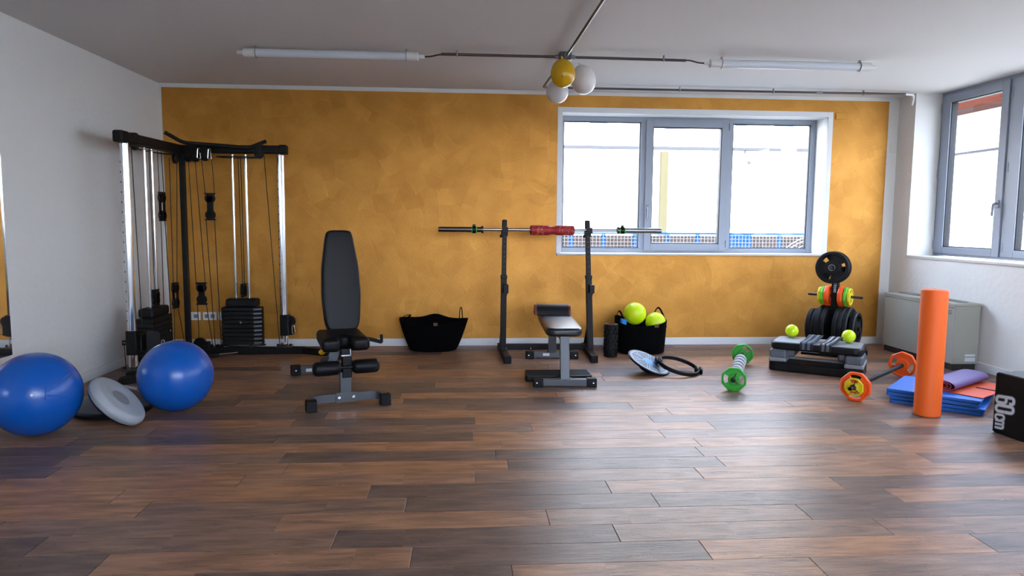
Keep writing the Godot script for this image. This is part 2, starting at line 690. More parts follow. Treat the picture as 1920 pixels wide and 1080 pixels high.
	for i in 4:
		b.rbox(Vector3(0.08, 2.54 - FY0, 0.06), Vector3(FX0 + (i + 1) * (FX1 - FX0) / 5, (2.6 + FY0) / 2, ZF + 0.23), 0.003)
	var win := structure("window_3", b, M.grey_aluminium)
	b = Mb.new()
	b.quad(Vector3(FX0, FY0, ZF + 0.23), Vector3(FX1, FY0, ZF + 0.23), Vector3(FX1, 2.6, ZF + 0.23), Vector3(FX0, 2.6, ZF + 0.23))
	part("pane", b, M.glass, win)
	b = Mb.new()
	b.rbox(Vector3(XR - XL + 1.2, 0.3, ZF + 1.1), Vector3((XL + XR) / 2 + 0.05, TOP + 0.15, ZF / 2 + 0.05), 0.0)
	structure("ceiling", b, M.ceiling_paint)
	# skirting boards
	b = Mb.new()
	b.rbox(Vector3(XR - XL, 0.081, 0.014), Vector3((XL + XR) / 2, 0.0415, 0.008), 0.003)
	structure("baseboard_back", b, M.white_gloss)
	b = Mb.new()
	b.rbox(Vector3(0.014, 0.081, ZF - 0.03), Vector3(XL + 0.007, 0.0415, ZF / 2 + 0.01), 0.003)
	structure("baseboard_left", b, M.white_gloss)
	b = Mb.new()
	b.rbox(Vector3(0.014, 0.081, ZF - 0.03), Vector3(XR - 0.007, 0.0415, ZF / 2 + 0.01), 0.003)
	structure("baseboard_right", b, M.white_gloss)


func plank_mesh(n: float, w: float, off: Vector2) -> ArrayMesh:
	var b := Mb.new()
	var e := 0.0014
	var y := -0.0012
	var v := [Vector3(e, 0, e), Vector3(n - e, 0, e), Vector3(n - e, 0, w - e), Vector3(e, 0, w - e)]
	var o := [Vector3(0, y, 0), Vector3(n, y, 0), Vector3(n, y, w), Vector3(0, y, w)]
	var u := func(q: Vector3): return off + Vector2(q.x / 2.4, q.z / 0.42)
	for t in [[v[0], v[3], v[2]], [v[0], v[2], v[1]]]:
		b.tri(t[0], t[1], t[2], u.call(t[0]), u.call(t[1]), u.call(t[2]))
	for i in 4:
		var j := (i + 1) % 4
		b.tri(v[i], v[j], o[j], u.call(v[i]), u.call(v[j]), u.call(o[j]))
		b.tri(v[i], o[j], o[i], u.call(v[i]), u.call(o[j]), u.call(o[i]))
		var dn := Vector3(0, -0.009 - y, 0)
		b.tri(o[i], o[j], o[j] + dn, u.call(o[i]), u.call(o[j]), u.call(o[j]))
		b.tri(o[i], o[j] + dn, o[i] + dn, u.call(o[i]), u.call(o[j]), u.call(o[i]))
	return b.mesh(10.0)


# rectangular frame in the x/y plane, members of width l, r, bt, tp round the opening
func frame_xy(b: Mb, x0: float, x1: float, y0: float, y1: float, l: float, r: float, bt: float, tp: float, z0: float, z1: float, bev := 0.003) -> void:
	var zc := (z0 + z1) / 2
	var d := z1 - z0
	b.rbox(Vector3(l, y1 - y0, d), Vector3(x0 + l / 2, (y0 + y1) / 2, zc), bev)
	b.rbox(Vector3(r, y1 - y0, d), Vector3(x1 - r / 2, (y0 + y1) / 2, zc), bev)
	b.rbox(Vector3(x1 - x0 - l - r, bt, d), Vector3((x0 + l + x1 - r) / 2, y0 + bt / 2, zc), bev)
	b.rbox(Vector3(x1 - x0 - l - r, tp, d), Vector3((x0 + l + x1 - r) / 2, y1 - tp / 2, zc), bev)


func lever(b: Mb, at: Transform3D) -> void:
	b.rbox(Vector3(0.034, 0.075, 0.012), Vector3(0, 0, 0.006), 0.005, 2, at)
	var pts := Mb.fillet([at * Vector3(0, 0.005, 0.01), at * Vector3(0, 0.005, 0.05), at * Vector3(0, -0.115, 0.055)], 0.02, 5)
	b.tube(pts, 0.011, 8)


func window_back() -> void:
	var b := Mb.new()
	# white painted surround, flush round the opening
	frame_xy(b, 1.002, 4.063, 1.004, 2.588, 0.053, 0.055, 0.0, 0.055, -0.01, 0.006, 0.002)
	structure("trim_1", b, M.white_gloss)
	b = Mb.new()
	b.rbox(Vector3(3.03, 0.022, 0.30), Vector3(2.522, 1.0085, -0.115), 0.004)
	structure("window_sill", b, M.sill_stone)
	b = Mb.new()
	var z0 := -0.31; var z1 := -0.25
	frame_xy(b, 1.055, 4.008, 1.02, 2.533, 0.04, 0.05, 0.04, 0.045, z0, z1)
	for x in [2.012, 3.005]:
		b.rbox(Vector3(0.05, 1.43, z1 - z0), Vector3(x, 1.776, (z0 + z1) / 2), 0.003)
	var win := structure("window_1", b, M.grey_aluminium)
	# fixed lights left and right, opening sash between
	for q in [[1.093, 1.990, 0], [2.036, 2.982, 1], [3.029, 3.960, 0]]:
		var s := Mb.new()
		var rim := 0.012
		var y0 := 1.058; var y1 := 2.49
		var zz := z1 - 0.008
		if q[2] == 1:
			rim = 0.078; y0 = 1.042; y1 = 2.505; zz = z1 + 0.022
		frame_xy(s, q[0], q[1], y0, y1, rim, rim, rim, rim, z0 + 0.006, zz, 0.004)
		var sash := part("sash" if q[2] == 1 else "bead", s, M.grey_aluminium, win)
		s = Mb.new()
		frame_xy(s, q[0] + rim - 0.002, q[1] - rim + 0.002, y0 + rim - 0.002, y1 - rim + 0.002, 0.011, 0.011, 0.011, 0.011, z0 + 0.01, zz - 0.010, 0.001)
		part("gasket", s, M.dark_gasket, sash)
		s = Mb.new()
		var cz := (z0 + z1) / 2
		s.quad(Vector3(q[0] + rim, y0 + rim, cz), Vector3(q[1] - rim, y0 + rim, cz), Vector3(q[1] - rim, y1 - rim, cz), Vector3(q[0] + rim, y1 - rim, cz))
		part("pane", s, M.glass, win)
		if q[2] == 1:
			s = Mb.new()
			lever(s, Transform3D(Basis(), Vector3(q[0] + 0.028, 1.52, zz)))
			part("handle", s, M.handle_grey, sash)
			for hy in [1.12, 2.44]:
				s = Mb.new()
				s.cyl(Vector3(q[1] + 0.004, hy - 0.04, zz + 0.004), Vector3(q[1] + 0.004, hy + 0.04, zz + 0.004), 0.008, -1.0, 10, 0.002)
				part("hinge", s, M.grey_aluminium, sash)
	for q in [[1.40, 1.60, 2.468], [2.26, 2.50, 2.419], [3.06, 3.2, 2.468], [3.52, 3.75, 2.468]]:
		var s := Mb.new()
		s.rbox(Vector3(q[1] - q[0], 0.012, 0.003), Vector3((q[0] + q[1]) / 2, q[2], -0.274), 0.0)
		part("film_strip", s, M.light_blue, win, 40.0, "strip of blue protective film left on the frame")


func window_side() -> void:
	# ribbon of casements along the right wall, in a deep reveal that reaches the ceiling
	var b := Mb.new()
	b.rbox(Vector3(0.33, 0.026, 6.845), Vector3(XR + 0.145, 1.015, 3.7145), 0.004)
	structure("window_sill", b, M.sill_stone)
	var to := Transform3D(Basis(Vector3(0, 0, 1), Vector3(0, 1, 0), Vector3(-1, 0, 0)), Vector3(5.108, 0, 0))  # local x runs along +z, local z faces the room
	b = Mb.new()
	b.t = to
	frame_xy(b, 0.292, 7.137, 1.03, 2.755, 0.03, 0.03, 0.03, 0.04, -0.07, 0.0)
	for i in 6:
		b.rbox(Vector3(0.05, 1.68, 0.07), Vector3(1.272 + i * 0.977, 1.89, -0.035), 0.003)
	var win := structure("window_2", b, M.grey_aluminium)
	for i in 7:
		var x0 := 0.326 if i == 0 else 1.300 + (i - 1) * 0.977
		var x1 := 1.244 if i == 0 else x0 + 0.922
		if i == 6:
			x1 = 7.105
		var s := Mb.new()
		s.t = to
		frame_xy(s, x0, x1, 1.055, 2.722, 0.125, 0.09, 0.07, 0.085, -0.062, 0.016, 0.004)
		var sash := part("sash", s, M.grey_aluminium, win)
		s = Mb.new()
		s.t = to
		frame_xy(s, x0 + 0.122, x1 - 0.087, 1.122, 2.64, 0.012, 0.012, 0.012, 0.012, -0.06, 0.004, 0.001)
		part("gasket", s, M.dark_gasket, sash)
		s = Mb.new()
		s.t = to
		s.quad(Vector3(x0 + 0.122, 1.122, -0.03), Vector3(x1 - 0.087, 1.122, -0.03), Vector3(x1 - 0.087, 2.64, -0.03), Vector3(x0 + 0.122, 2.64, -0.03))
		part("pane", s, M.glass, win)
		s = Mb.new()
		s.t = to
		lever(s, Transform3D(Basis(), Vector3(x1 - 0.04, 1.56, 0.016)))
		part("handle", s, M.handle_grey, sash)
		for hy in [1.15, 1.9, 2.6]:
			s = Mb.new()
			s.t = to
			s.cyl(Vector3(x0 - 0.008, hy - 0.045, 0.014), Vector3(x0 - 0.008, hy + 0.045, 0.014), 0.008, -1.0, 10, 0.002)
			part("hinge", s, M.grey_aluminium, sash)


func outside() -> void:
	var b := Mb.new()
	b.rbox(Vector3(44, 0.2, 44), Vector3(6, -0.42, 0), 0.0)
	structure("yard_ground", b, M.yard)
	var o := thing("neighbour_building", "long white building front across the yard behind the back window", "building", Vector3(3, -0.32, -7.3))
	b = wb(o)
	b.rbox(Vector3(26, 6.0, 0.5), Vector3(3, 2.68, -7.3), 0.0)
	part("wall", b, M.facade_white, o)
	b = wb(o)
	b.rbox(Vector3(26, 0.06, 0.06), Vector3(3, 2.92, -7.02), 0.004)
	part("rail", b, M.facade_line, o)
	b = wb(o)
	b.cyl(Vector3(5.93, -0.3, -7.02), Vector3(5.93, 2.89, -7.02), 0.013, -1, 8)
	part("downpipe", b, M.facade_line, o)
	b = wb(o)
	b.bar(Vector3(5.95, 2.74, -7.02), Vector3(6.2, 2.76, -7.02), 0.012, 0.012, 0.0)
	b.bar(Vector3(5.99, 2.64, -7.02), Vector3(6.06, 2.64, -7.02), 0.03, 0.06, 0.003)
	part("lamp_bracket", b, M.facade_line, o)
	b = Mb.new()
	b.rbox(Vector3(0.15, 3.15, 0.14), Vector3(0, 1.575, 0), 0.01)
	o = thing("stained_pillar", "weathered yellowish concrete pillar outside the middle pane", "pillar", Vector3(4.16, -0.32, -6.9))
	part("shaft", b, M.stained_concrete, o)
	b = Mb.new()
	b.rbox(Vector3(11, 1.47, 0.2), Vector3(0, 0.735, 0), 0.01)
	o = thing("garden_wall", "low brown wall running behind the blue wire fence", "wall", Vector3(0.5, -0.32, -3.35))
	part("wall", b, M.back_brown, o)
	o = thing("wire_fence", "blue fence with white wire grid outside the back window", "fence", Vector3(3.2, -0.32, -3.0))
	for x in [0.55, 1.08, 1.63, 2.132, 2.62, 3.13, 3.608, 4.915, 5.42]:
		b = wb(o)
		b.rbox(Vector3(0.062, 1.5, 0.04), Vector3(x, 0.43, -3.03), 0.004)
		part("post", b, M.fence_blue, o)
	b = wb(o)
	b.rbox(Vector3(6.4, 0.03, 0.04), Vector3(3.2, 1.195, -3.03), 0.004)
	part("top_rail", b, M.fence_blue, o)
	b = wb(o)
	b.rbox(Vector3(0.36, 1.2, 0.012), Vector3(4.285, 0.58, -3.03), 0.002)
	part("panel", b, M.fence_blue, o)
	b = wb(o)
	for i in 118:
		b.rbox(Vector3(0.006, 1.3, 0.006), Vector3(0.0 + i * 0.0545, 0.53, -2.995), 0.0)
	for i in 24:
		b.rbox(Vector3(6.4, 0.006, 0.006), Vector3(3.2, 1.17 - i * 0.0545, -2.988), 0.0)
	var wire := part("wire_grid", b, M.fence_wire, o)
	wire.set_meta("kind", "stuff")
	o = thing("grey_hoop", "big pale hoop standing on edge before the fence outside the right pane", "hoop", Vector3(5.45, 0.43, -2.88))
	for rr in [0.742, 0.695, 0.63]:
		b = Mb.new()
		b.torus(Transform3D(Basis(Vector3.RIGHT, -PI / 2), Vector3.ZERO), rr, 0.008, 56, 8)
		part("ring", b, M.fence_wire, o)
	for i in 8:
		b = Mb.new()
		var d := Vector3(cos(i * TAU / 8), sin(i * TAU / 8), 0)
		b.bar(d * 0.625, d * 0.745, 0.012, 0.008, 0.0, Vector3(0, 0, 1))
		part("spoke", b, M.fence_wire, o)
	# beside the house
	o = thing("side_building", "white building with red canopy outside the right hand window", "building", Vector3(9.3, -0.32, 0))
	b = wb(o)
	b.rbox(Vector3(0.4, 5.2, 15), Vector3(9.3, 2.28, 1.5), 0.0)
	part("wall", b, M.facade_white, o)
	b = wb(o)
	b.rbox(Vector3(0.5, 0.21, 15), Vector3(8.9, 3.47, 1.5), 0.01)
	part("canopy", b, M.canopy_red, o)
	b = wb(o)
	b.rbox(Vector3(0.05, 0.04, 15), Vector3(9.08, 2.66, 1.5), 0.004)
	part("rail", b, M.facade_line, o)
	b = wb(o)
	b.rbox(Vector3(0.16, 0.03, 15), Vector3(9.03, 1.49, 1.5), 0.004)
	b.rbox(Vector3(0.12, 0.02, 15), Vector3(9.03, 1.22, 1.5), 0.004)
	part("ledge", b, M.facade_ledge, o)


# ---------------------------------------------------------------- cable machine

# two pulleys joined by cheek plates, hanging in a cable loop; axis of the wheels along ax
func pulley_block(o: Node3D, c: Vector3, gap: float, ax: Vector3, lean := 0.0) -> void:
	var rt := ax.cross(Vector3.UP).normalized()
	var at := Transform3D(Basis(rt, Vector3.UP, rt.cross(Vector3.UP)).rotated(ax, lean), c - o.position)
	var b := Mb.new()
	for s in [-1.0, 1.0]:
		b.rbox(Vector3(0.05, gap + 0.05, 0.006), Vector3(0, 0, s * 0.018), 0.002, 1, at)
		for e in [-1.0, 1.0]:
			b.cyl(at * Vector3(0, e * gap / 2, s * 0.014), at * Vector3(0, e * gap / 2, s * 0.021), 0.043, -1, 20)
	for e in [-1.0, 1.0]:
		b.rbox(Vector3(0.104, 0.016, 0.03), Vector3(0, e * (gap / 2 + 0.045), 0), 0.004, 1, at)
	var block := part("pulley_block", b, M.black_steel, o)
	for e in [-1.0, 1.0]:
		b = Mb.new()
		var m := at * Transform3D(Basis(Vector3.RIGHT, PI / 2), Vector3(0, e * gap / 2, 0))
		b.lathe([[0, -0.012], [0.046, -0.012], [0.049, -0.010], [0.042, 0], [0.049, 0.010], [0.046, 0.012], [0, 0.012]], 24, m)
		part("wheel", b, M.black_plastic, block)


func carabiner(b: Mb, at: Transform3D, n := 0.075, w := 0.030) -> void:
	var p := []
	p = [at * Vector3(-w * 0.22, n / 2, 0), at * Vector3(-w / 2, -n / 2, 0), at * Vector3(w / 2, -n / 2, 0), at * Vector3(w * 0.3, n / 2, 0)]
	b.tube(Mb.fillet(p, 0.011, 4, true), 0.0036, 8, true, at.basis.z)


func stack(o: Node3D, c: Vector3, along_z: bool) -> void:
	var turn := Basis(Vector3.UP, PI / 2) if along_z else Basis()
	var outline := [[-0.195, -0.075], [0.12, -0.075], [0.195, -0.04], [0.195, 0.04], [0.12, 0.075], [-0.195, 0.075]]
	if along_z:
		outline = [[-0.21, -0.075], [0.21, -0.075], [0.215, -0.03], [0.215, 0.03], [0.16, 0.08], [-0.21, 0.08]]
	var flat := Transform3D(turn * Basis(Vector3.RIGHT, -PI / 2), Vector3.ZERO)
	var pl := round_poly(outline, 0.012, 3)
	for i in 9:
		var b := Mb.new()
		b.cushion(pl, 0.0405, 0.008, Transform3D(flat.basis, c - o.position + Vector3(0, 0.122 + i * 0.0425, 0)), 2)
		var w := part("weight_plate", b, M.cast_black, o)
		b = Mb.new()
		var face := Transform3D(turn, c - o.position + Vector3(0, 0.122 + i * 0.0425, 0))
		if along_z:
			b.rbox(Vector3(0.07, 0.014, 0.003), Vector3(-0.215 + 0.06, 0, -0.0765), 0.001, 1, face)
		else:
			b.rbox(Vector3(0.075, 0.014, 0.003), Vector3(0.158, 0, 0.0585), 0.001, 1, face * Transform3D(Basis(Vector3.UP, 0.436), Vector3(0.158, 0, 0.0585)) * Transform3D(Basis(), Vector3(-0.158, 0, -0.0585)))
		part("weight_label", b, M.grey_plastic, w)
	var h := Mb.new()
	h.rbox(Vector3(0.31, 0.082, 0.13), c - o.position + Vector3(0, 0.527, 0), 0.022, 3)
	if along_z:
		h = Mb.new()
		h.rbox(Vector3(0.13, 0.082, 0.36), c - o.position + Vector3(0, 0.527, 0), 0.022, 3)
	part("top_weight", h, M.cast_black, o)
	var pin := Mb.new()
	var out := turn * Vector3(0, 0, 1)
	if along_z:
		out = Vector3(1, 0, 0)
	var a := c - o.position + Vector3(0, 0.335, 0) + out * 0.07 + (Vector3(0, 0, 0) if not along_z else Vector3(0, 0, -0.1))
	pin.cyl(a, a + out * 0.03, 0.012, -1, 14, 0.003)
	part("selector_pin", pin, M.chrome, o)


func cable_machine() -> void:
	var o := thing("cable_machine", "tall black and chrome corner cable machine with two weight stacks and pulleys", "cable machine", Vector3(-2.80, 0, 0.42))
	var b := wb(o)
	b.bar(Vector3(-2.80, 0.035, 0.36), Vector3(-2.80, 0.035, 1.62), 0.075, 0.07, 0.006)
	part("base_beam", b, M.black_steel, o)
	b = wb(o)
	b.bar(Vector3(-2.84, 0.035, 0.42), Vector3(-1.62, 0.035, 0.42), 0.075, 0.07, 0.006)
	b.bar(Vector3(-1.64, 0.035, 0.42), Vector3(-1.34, 0.034, 0.56), 0.07, 0.066, 0.006)
	part("base_beam", b, M.black_steel, o)
	b = wb(o)
	b.lathe([[0, 0], [0.085, 0], [0.085, 0.01], [0.06, 0.045], [0, 0.05]], 24, Transform3D(Basis(), Vector3(-2.80, 0, 1.66)))
	part("foot", b, M.black_rubber, o)
	b = wb(o)
	b.bar(Vector3(-2.775, 0.07, 0.42), Vector3(-2.775, 2.02, 0.42), 0.05, 0.05, 0.006, Vector3(0, 0, 1))
	part("corner_post", b, M.black_steel, o)
	# chrome columns with their base plates and adjustment holes
	for q in [[-2.815, 1.515, 0.5], [-1.824, 0.42, 0.5]]:
		b = wb(o)
		var at := Transform3D(Basis(Vector3.UP, q[2]), Vector3(q[0], 1.05, q[1]))
		b.rbox(Vector3(0.072, 1.94, 0.072), Vector3.ZERO, 0.026, 4, at)
		var col := part("chrome_column", b, M.chrome, o)
		b = wb(o)
		for i in 17:
			var y := -0.55 + i * 0.083
			b.cyl(at * Vector3(-0.0345, y, 0.018), at * Vector3(-0.037, y, 0.018), 0.007, -1, 8)
			b.cyl(at * Vector3(0.0345, y, 0.0), at * Vector3(0.037, y, 0.0), 0.007, -1, 8)
		part("adjustment_holes", b, M.black_plastic, col).set_meta("kind", "stuff")
		b = wb(o)
		b.rbox(Vector3(0.15, 0.012, 0.11), Vector3(q[0], 0.078, q[1]), 0.003)
		part("base_plate", b, M.dark_steel, o)
		for s in [-1.0, 1.0]:
			b = wb(o)
			b.cyl(Vector3(q[0] + s * 0.062, 0.084, q[1] + 0.02), Vector3(q[0] + s * 0.062, 0.105, q[1] + 0.02), 0.012, -1, 6, 0.003)
			part("bolt", b, M.black_steel, o)
	# top beams
	b = wb(o)
	b.bar(Vector3(-2.812, 2.03, 1.58), Vector3(-2.785, 2.04, 0.40), 0.07, 0.085, 0.012, Vector3.UP, 2)
	part("top_beam", b, M.black_steel, o)
	b = wb(o)
	b.bar(Vector3(-2.82, 2.045, 0.42), Vector3(-1.77, 2.052, 0.42), 0.07, 0.08, 0.012, Vector3.UP, 2)
	part("top_beam", b, M.black_steel, o)
	for q in [[Vector3(-2.813, 2.03, 1.63), Vector3(-2.812, 2.03, 1.50), 0.098], [Vector3(-2.81, 2.032, 1.46), Vector3(-2.807, 2.032, 1.33), 0.094], [Vector3(-1.835, 2.052, 0.42), Vector3(-1.752, 2.052, 0.42), 0.092]]:
		b = wb(o)
		b.bar(q[0], q[1], 0.085, q[2], 0.018, Vector3.UP, 3)
		part("end_cap", b, M.black_rubber, o)
	# chin-up bar across the corner
	b = wb(o)
	b.tube(Mb.fillet([Vector3(-2.71, 2.142, 0.96), Vector3(-2.59, 2.062, 0.863), Vector3(-2.105, 2.062, 0.474), Vector3(-1.977, 2.138, 0.371)], 0.05, 5), 0.018, 12)
	part("chin_up_bar", b, M.black_steel, o)
	# pulley housings under the top beams
	for q in [[-2.80, 1.94, 0.52, 0], [-2.71, 1.965, 0.43, 1], [-2.64, 1.965, 0.44, 1], [-2.545, 1.975, 0.44, 1], [-2.025, 2.005, 0.44, 1], [-2.795, 1.985, 1.37, 0]]:
		b = wb(o)
		var ax: Vector3 = Vector3(0, 0, 1) if q[3] == 1 else Vector3(1, 0, 0)
		var c := Vector3(q[0], q[1], q[2])
		b.cyl(c - ax * 0.016, c + ax * 0.016, 0.046, -1, 22, 0.004)
		b.rbox(Vector3(0.05, 0.1, 0.05), c + Vector3(0, 0.05, 0), 0.006)
		part("pulley_housing", b, M.black_plastic, o)
	# guide rods and stacks
	for q in [[-2.80, 1.185], [-2.80, 1.045], [-2.293, 0.42], [-2.163, 0.42]]:
		b = wb(o)
		b.cyl(Vector3(q[0], 0.07, q[1]), Vector3(q[0], 2.0, q[1]), 0.0145, -1, 16)
		part("guide_rod", b, M.chrome, o)
	stack(o, Vector3(-2.80, 0, 1.115), true)
	stack(o, Vector3(-2.228, 0, 0.42), false)
	for q in [[-2.80, 1.03, 0.085, 0.40], [-2.228, 0.42, 0.215, 0.085]]:
		for y in [0.088, 1.968]:
			b = wb(o)
			b.lathe([[0.90, 0], [1, 0], [1, 0.01], [0.90, 0.01]], 40, Transform3D(Basis(), Vector3(q[0], y, q[1])), true, Vector2(q[2], q[3]))
			part("guide_plate", b, M.black_steel, o)
	# travelling pulley blocks
	pulley_block(o, Vector3(-2.80, 1.474, 0.857), 0.165, Vector3(1, 0, 0))
	pulley_block(o, Vector3(-2.80, 0.620, 0.635), 0.145, Vector3(1, 0, 0))
	pulley_block(o, Vector3(-2.519, 1.484, 0.42), 0.165, Vector3(0, 0, 1))
	pulley_block(o, Vector3(-2.632, 0.615, 0.42), 0.12, Vector3(0, 0, 1))
	pulley_block(o, Vector3(-2.218, 0.650, 0.42), 0.03, Vector3(1, 0, 0))
	pulley_block(o, Vector3(-2.80, 0.645, 1.07), 0.05, Vector3(1, 0, 0))
	# cables
	var run := [
		[-2.80, 1.98, 0.914, -2.80, 1.60, 0.905], [-2.80, 1.98, 0.83, -2.80, 1.60, 0.81], [-2.80, 1.35, 0.895, -2.80, 0.35, 0.91], [-2.80, 1.35, 0.81, -2.80, 0.14, 0.74],
		[-2.80, 1.94, 0.66, -2.80, 0.73, 0.675], [-2.80, 1.94, 0.48, -2.80, 0.73, 0.59], [-2.80, 0.51, 0.68, -2.80, 0.08, 0.70], [-2.80, 0.51, 0.59, -2.78, 0.10, 0.50],
		[-2.71, 1.93, 0.43, -2.678, 0.70, 0.43], [-2.645, 1.93, 0.43, -2.588, 0.70, 0.43], [-2.672, 0.53, 0.43, -2.668, 0.16, 0.43], [-2.588, 0.53, 0.43, -2.536, 0.09, 0.43],
		[-2.585, 1.96, 0.43, -2.562, 1.60, 0.42], [-2.485, 1.95, 0.43, -2.473, 1.60, 0.42], [-2.56, 1.36, 0.43, -2.512, 0.09, 0.43], [-2.478, 1.36, 0.43, -2.452, 0.09, 0.43],
		[-2.236, 1.98, 0.42, -2.226, 0.68, 0.42], [-2.212, 1.98, 0.42, -2.208, 0.68, 0.42], [-1.98, 1.99, 0.43, -1.872, 0.09, 0.43], [-2.80, 1.96, 1.42, -2.80, 0.42, 1.36],
		[-2.80, 1.98, 1.09, -2.80, 0.68, 1.085], [-2.80, 1.98, 1.06, -2.80, 0.68, 1.055]]
	for q in run:
		b = wb(o)
		b.cyl(Vector3(q[0], q[1], q[2]), Vector3(q[3], q[4], q[5]), 0.004, -1, 6)
		part("cable", b, M.cable_black, o)
	# sliding carriages with snap hooks
	b = wb(o)
	b.rbox(Vector3(0.085, 0.215, 0.085), Vector3(-1.815, 0.297, 0.42), 0.008, 2)
	b.cyl(Vector3(-1.765, 0.335, 0.40), Vector3(-1.765, 0.335, 0.44), 0.055, -1, 24, 0.006)
	b.rbox(Vector3(0.07, 0.14, 0.05), Vector3(-1.765, 0.265, 0.42), 0.01, 2)
	part("carriage", b, M.black_plastic, o)
	b = wb(o)
	carabiner(b, Transform3D(Basis(Vector3.BACK, 0.12), Vector3(-1.728, 0.255, 0.45)), 0.085, 0.034)
	part("snap_hook", b, M.chrome, o)
	b = wb(o)
	b.rbox(Vector3(0.03, 0.035, 0.002), Vector3(-1.832, 0.14, 0.465), 0.0)
	part("sticker", b, M.sticker, o)
	b = wb(o)
	b.rbox(Vector3(0.085, 0.21, 0.085), Vector3(-2.812, 0.31, 1.515), 0.008, 2)
	b.rbox(Vector3(0.04, 0.14, 0.10), Vector3(-2.76, 0.31, 1.47), 0.008, 2)
	part("carriage", b, M.black_plastic, o)
	b = wb(o)
	b.cushion(round_poly([[-0.06, -0.11], [0.05, -0.13], [0.06, 0.09], [-0.05, 0.11]], 0.035), 0.012, 0.004, Transform3D(Basis(Vector3.UP, 0.5), Vector3(-2.675, 0.30, 1.45)), 2)
	part("pulley_guard", b, M.cast_black, o)
	b = wb(o)
	carabiner(b, Transform3D(Basis(Vector3.UP, 0.4), Vector3(-2.605, 0.285, 1.42)), 0.06, 0.03)
	part("snap_hook", b, M.chrome, o)
	b = wb(o)
	b.cyl(Vector3(-2.855, 0.312, 1.53), Vector3(-2.89, 0.312, 1.545), 0.022, -1, 16, 0.004)
	part("pull_knob", b, M.black_plastic, o)
	b = wb(o)
	b.cyl(Vector3(-2.872, 0.30, 1.54), Vector3(-2.865, 0.06, 1.54), 0.004, -1, 6)
	part("cable", b, M.cable_black, o)
	for q in [[-2.583, 2.0], [-2.482, 1.995]]:
		b = wb(o)
		carabiner(b, Transform3D(Basis(), Vector3(q[0], q[1], 0.50)), 0.10, 0.036)
		part("snap_hook", b, M.chrome, o)
	# low pulley at the corner
	b = wb(o)
	b.cyl(Vector3(-2.64, 0.12, 0.46), Vector3(-2.64, 0.12, 0.50), 0.06, -1, 22, 0.005)
	b.rbox(Vector3(0.15, 0.08, 0.07), Vector3(-2.62, 0.10, 0.48), 0.01, 2)
	part("low_pulley", b, M.black_plastic, o)
	for x in [-2.55, -2.49, -2.45]:
		b = wb(o)
		b.cyl(Vector3(x, 0.08, 0.41), Vector3(x, 0.08, 0.45), 0.022, -1, 14, 0.003)
		part("cable_roller", b, M.black_plastic, o)
	# a grip left lying by the base
	o = thing("pull_handle", "dark foam and steel pull handle lying on floor before the cable machine", "handle", Vector3(-2.40, 0.022, 0.52))
	b = wb(o)
	b.cyl(Vector3(-2.60, 0.03, 0.72), Vector3(-2.42, 0.03, 0.60), 0.022, -1, 14, 0.004)
	part("grip", b, M.black_rubber, o)
	b = wb(o)
	b.cyl(Vector3(-2.42, 0.03, 0.60), Vector3(-2.27, 0.03, 0.50), 0.014, -1, 14, 0.003)
	part("bar", b, M.dark_steel, o)


# ---------------------------------------------------------------- benches and rack

func end_cap(o: Node3D, at: Vector3, size: Vector3, bolt_dx := 0.0) -> void:
	var b := Mb.new()
	b.rbox(size, at, 0.008, 2)
	var cap := part("end_cap", b, M.black_rubber, o)
	b = Mb.new()
	b.cyl(at + Vector3(bolt_dx, 0, size.z / 2 - 0.001), at + Vector3(bolt_dx, 0, size.z / 2 + 0.004), 0.007, -1, 8, 0.001)
	part("bolt", b, M.chrome, cap)


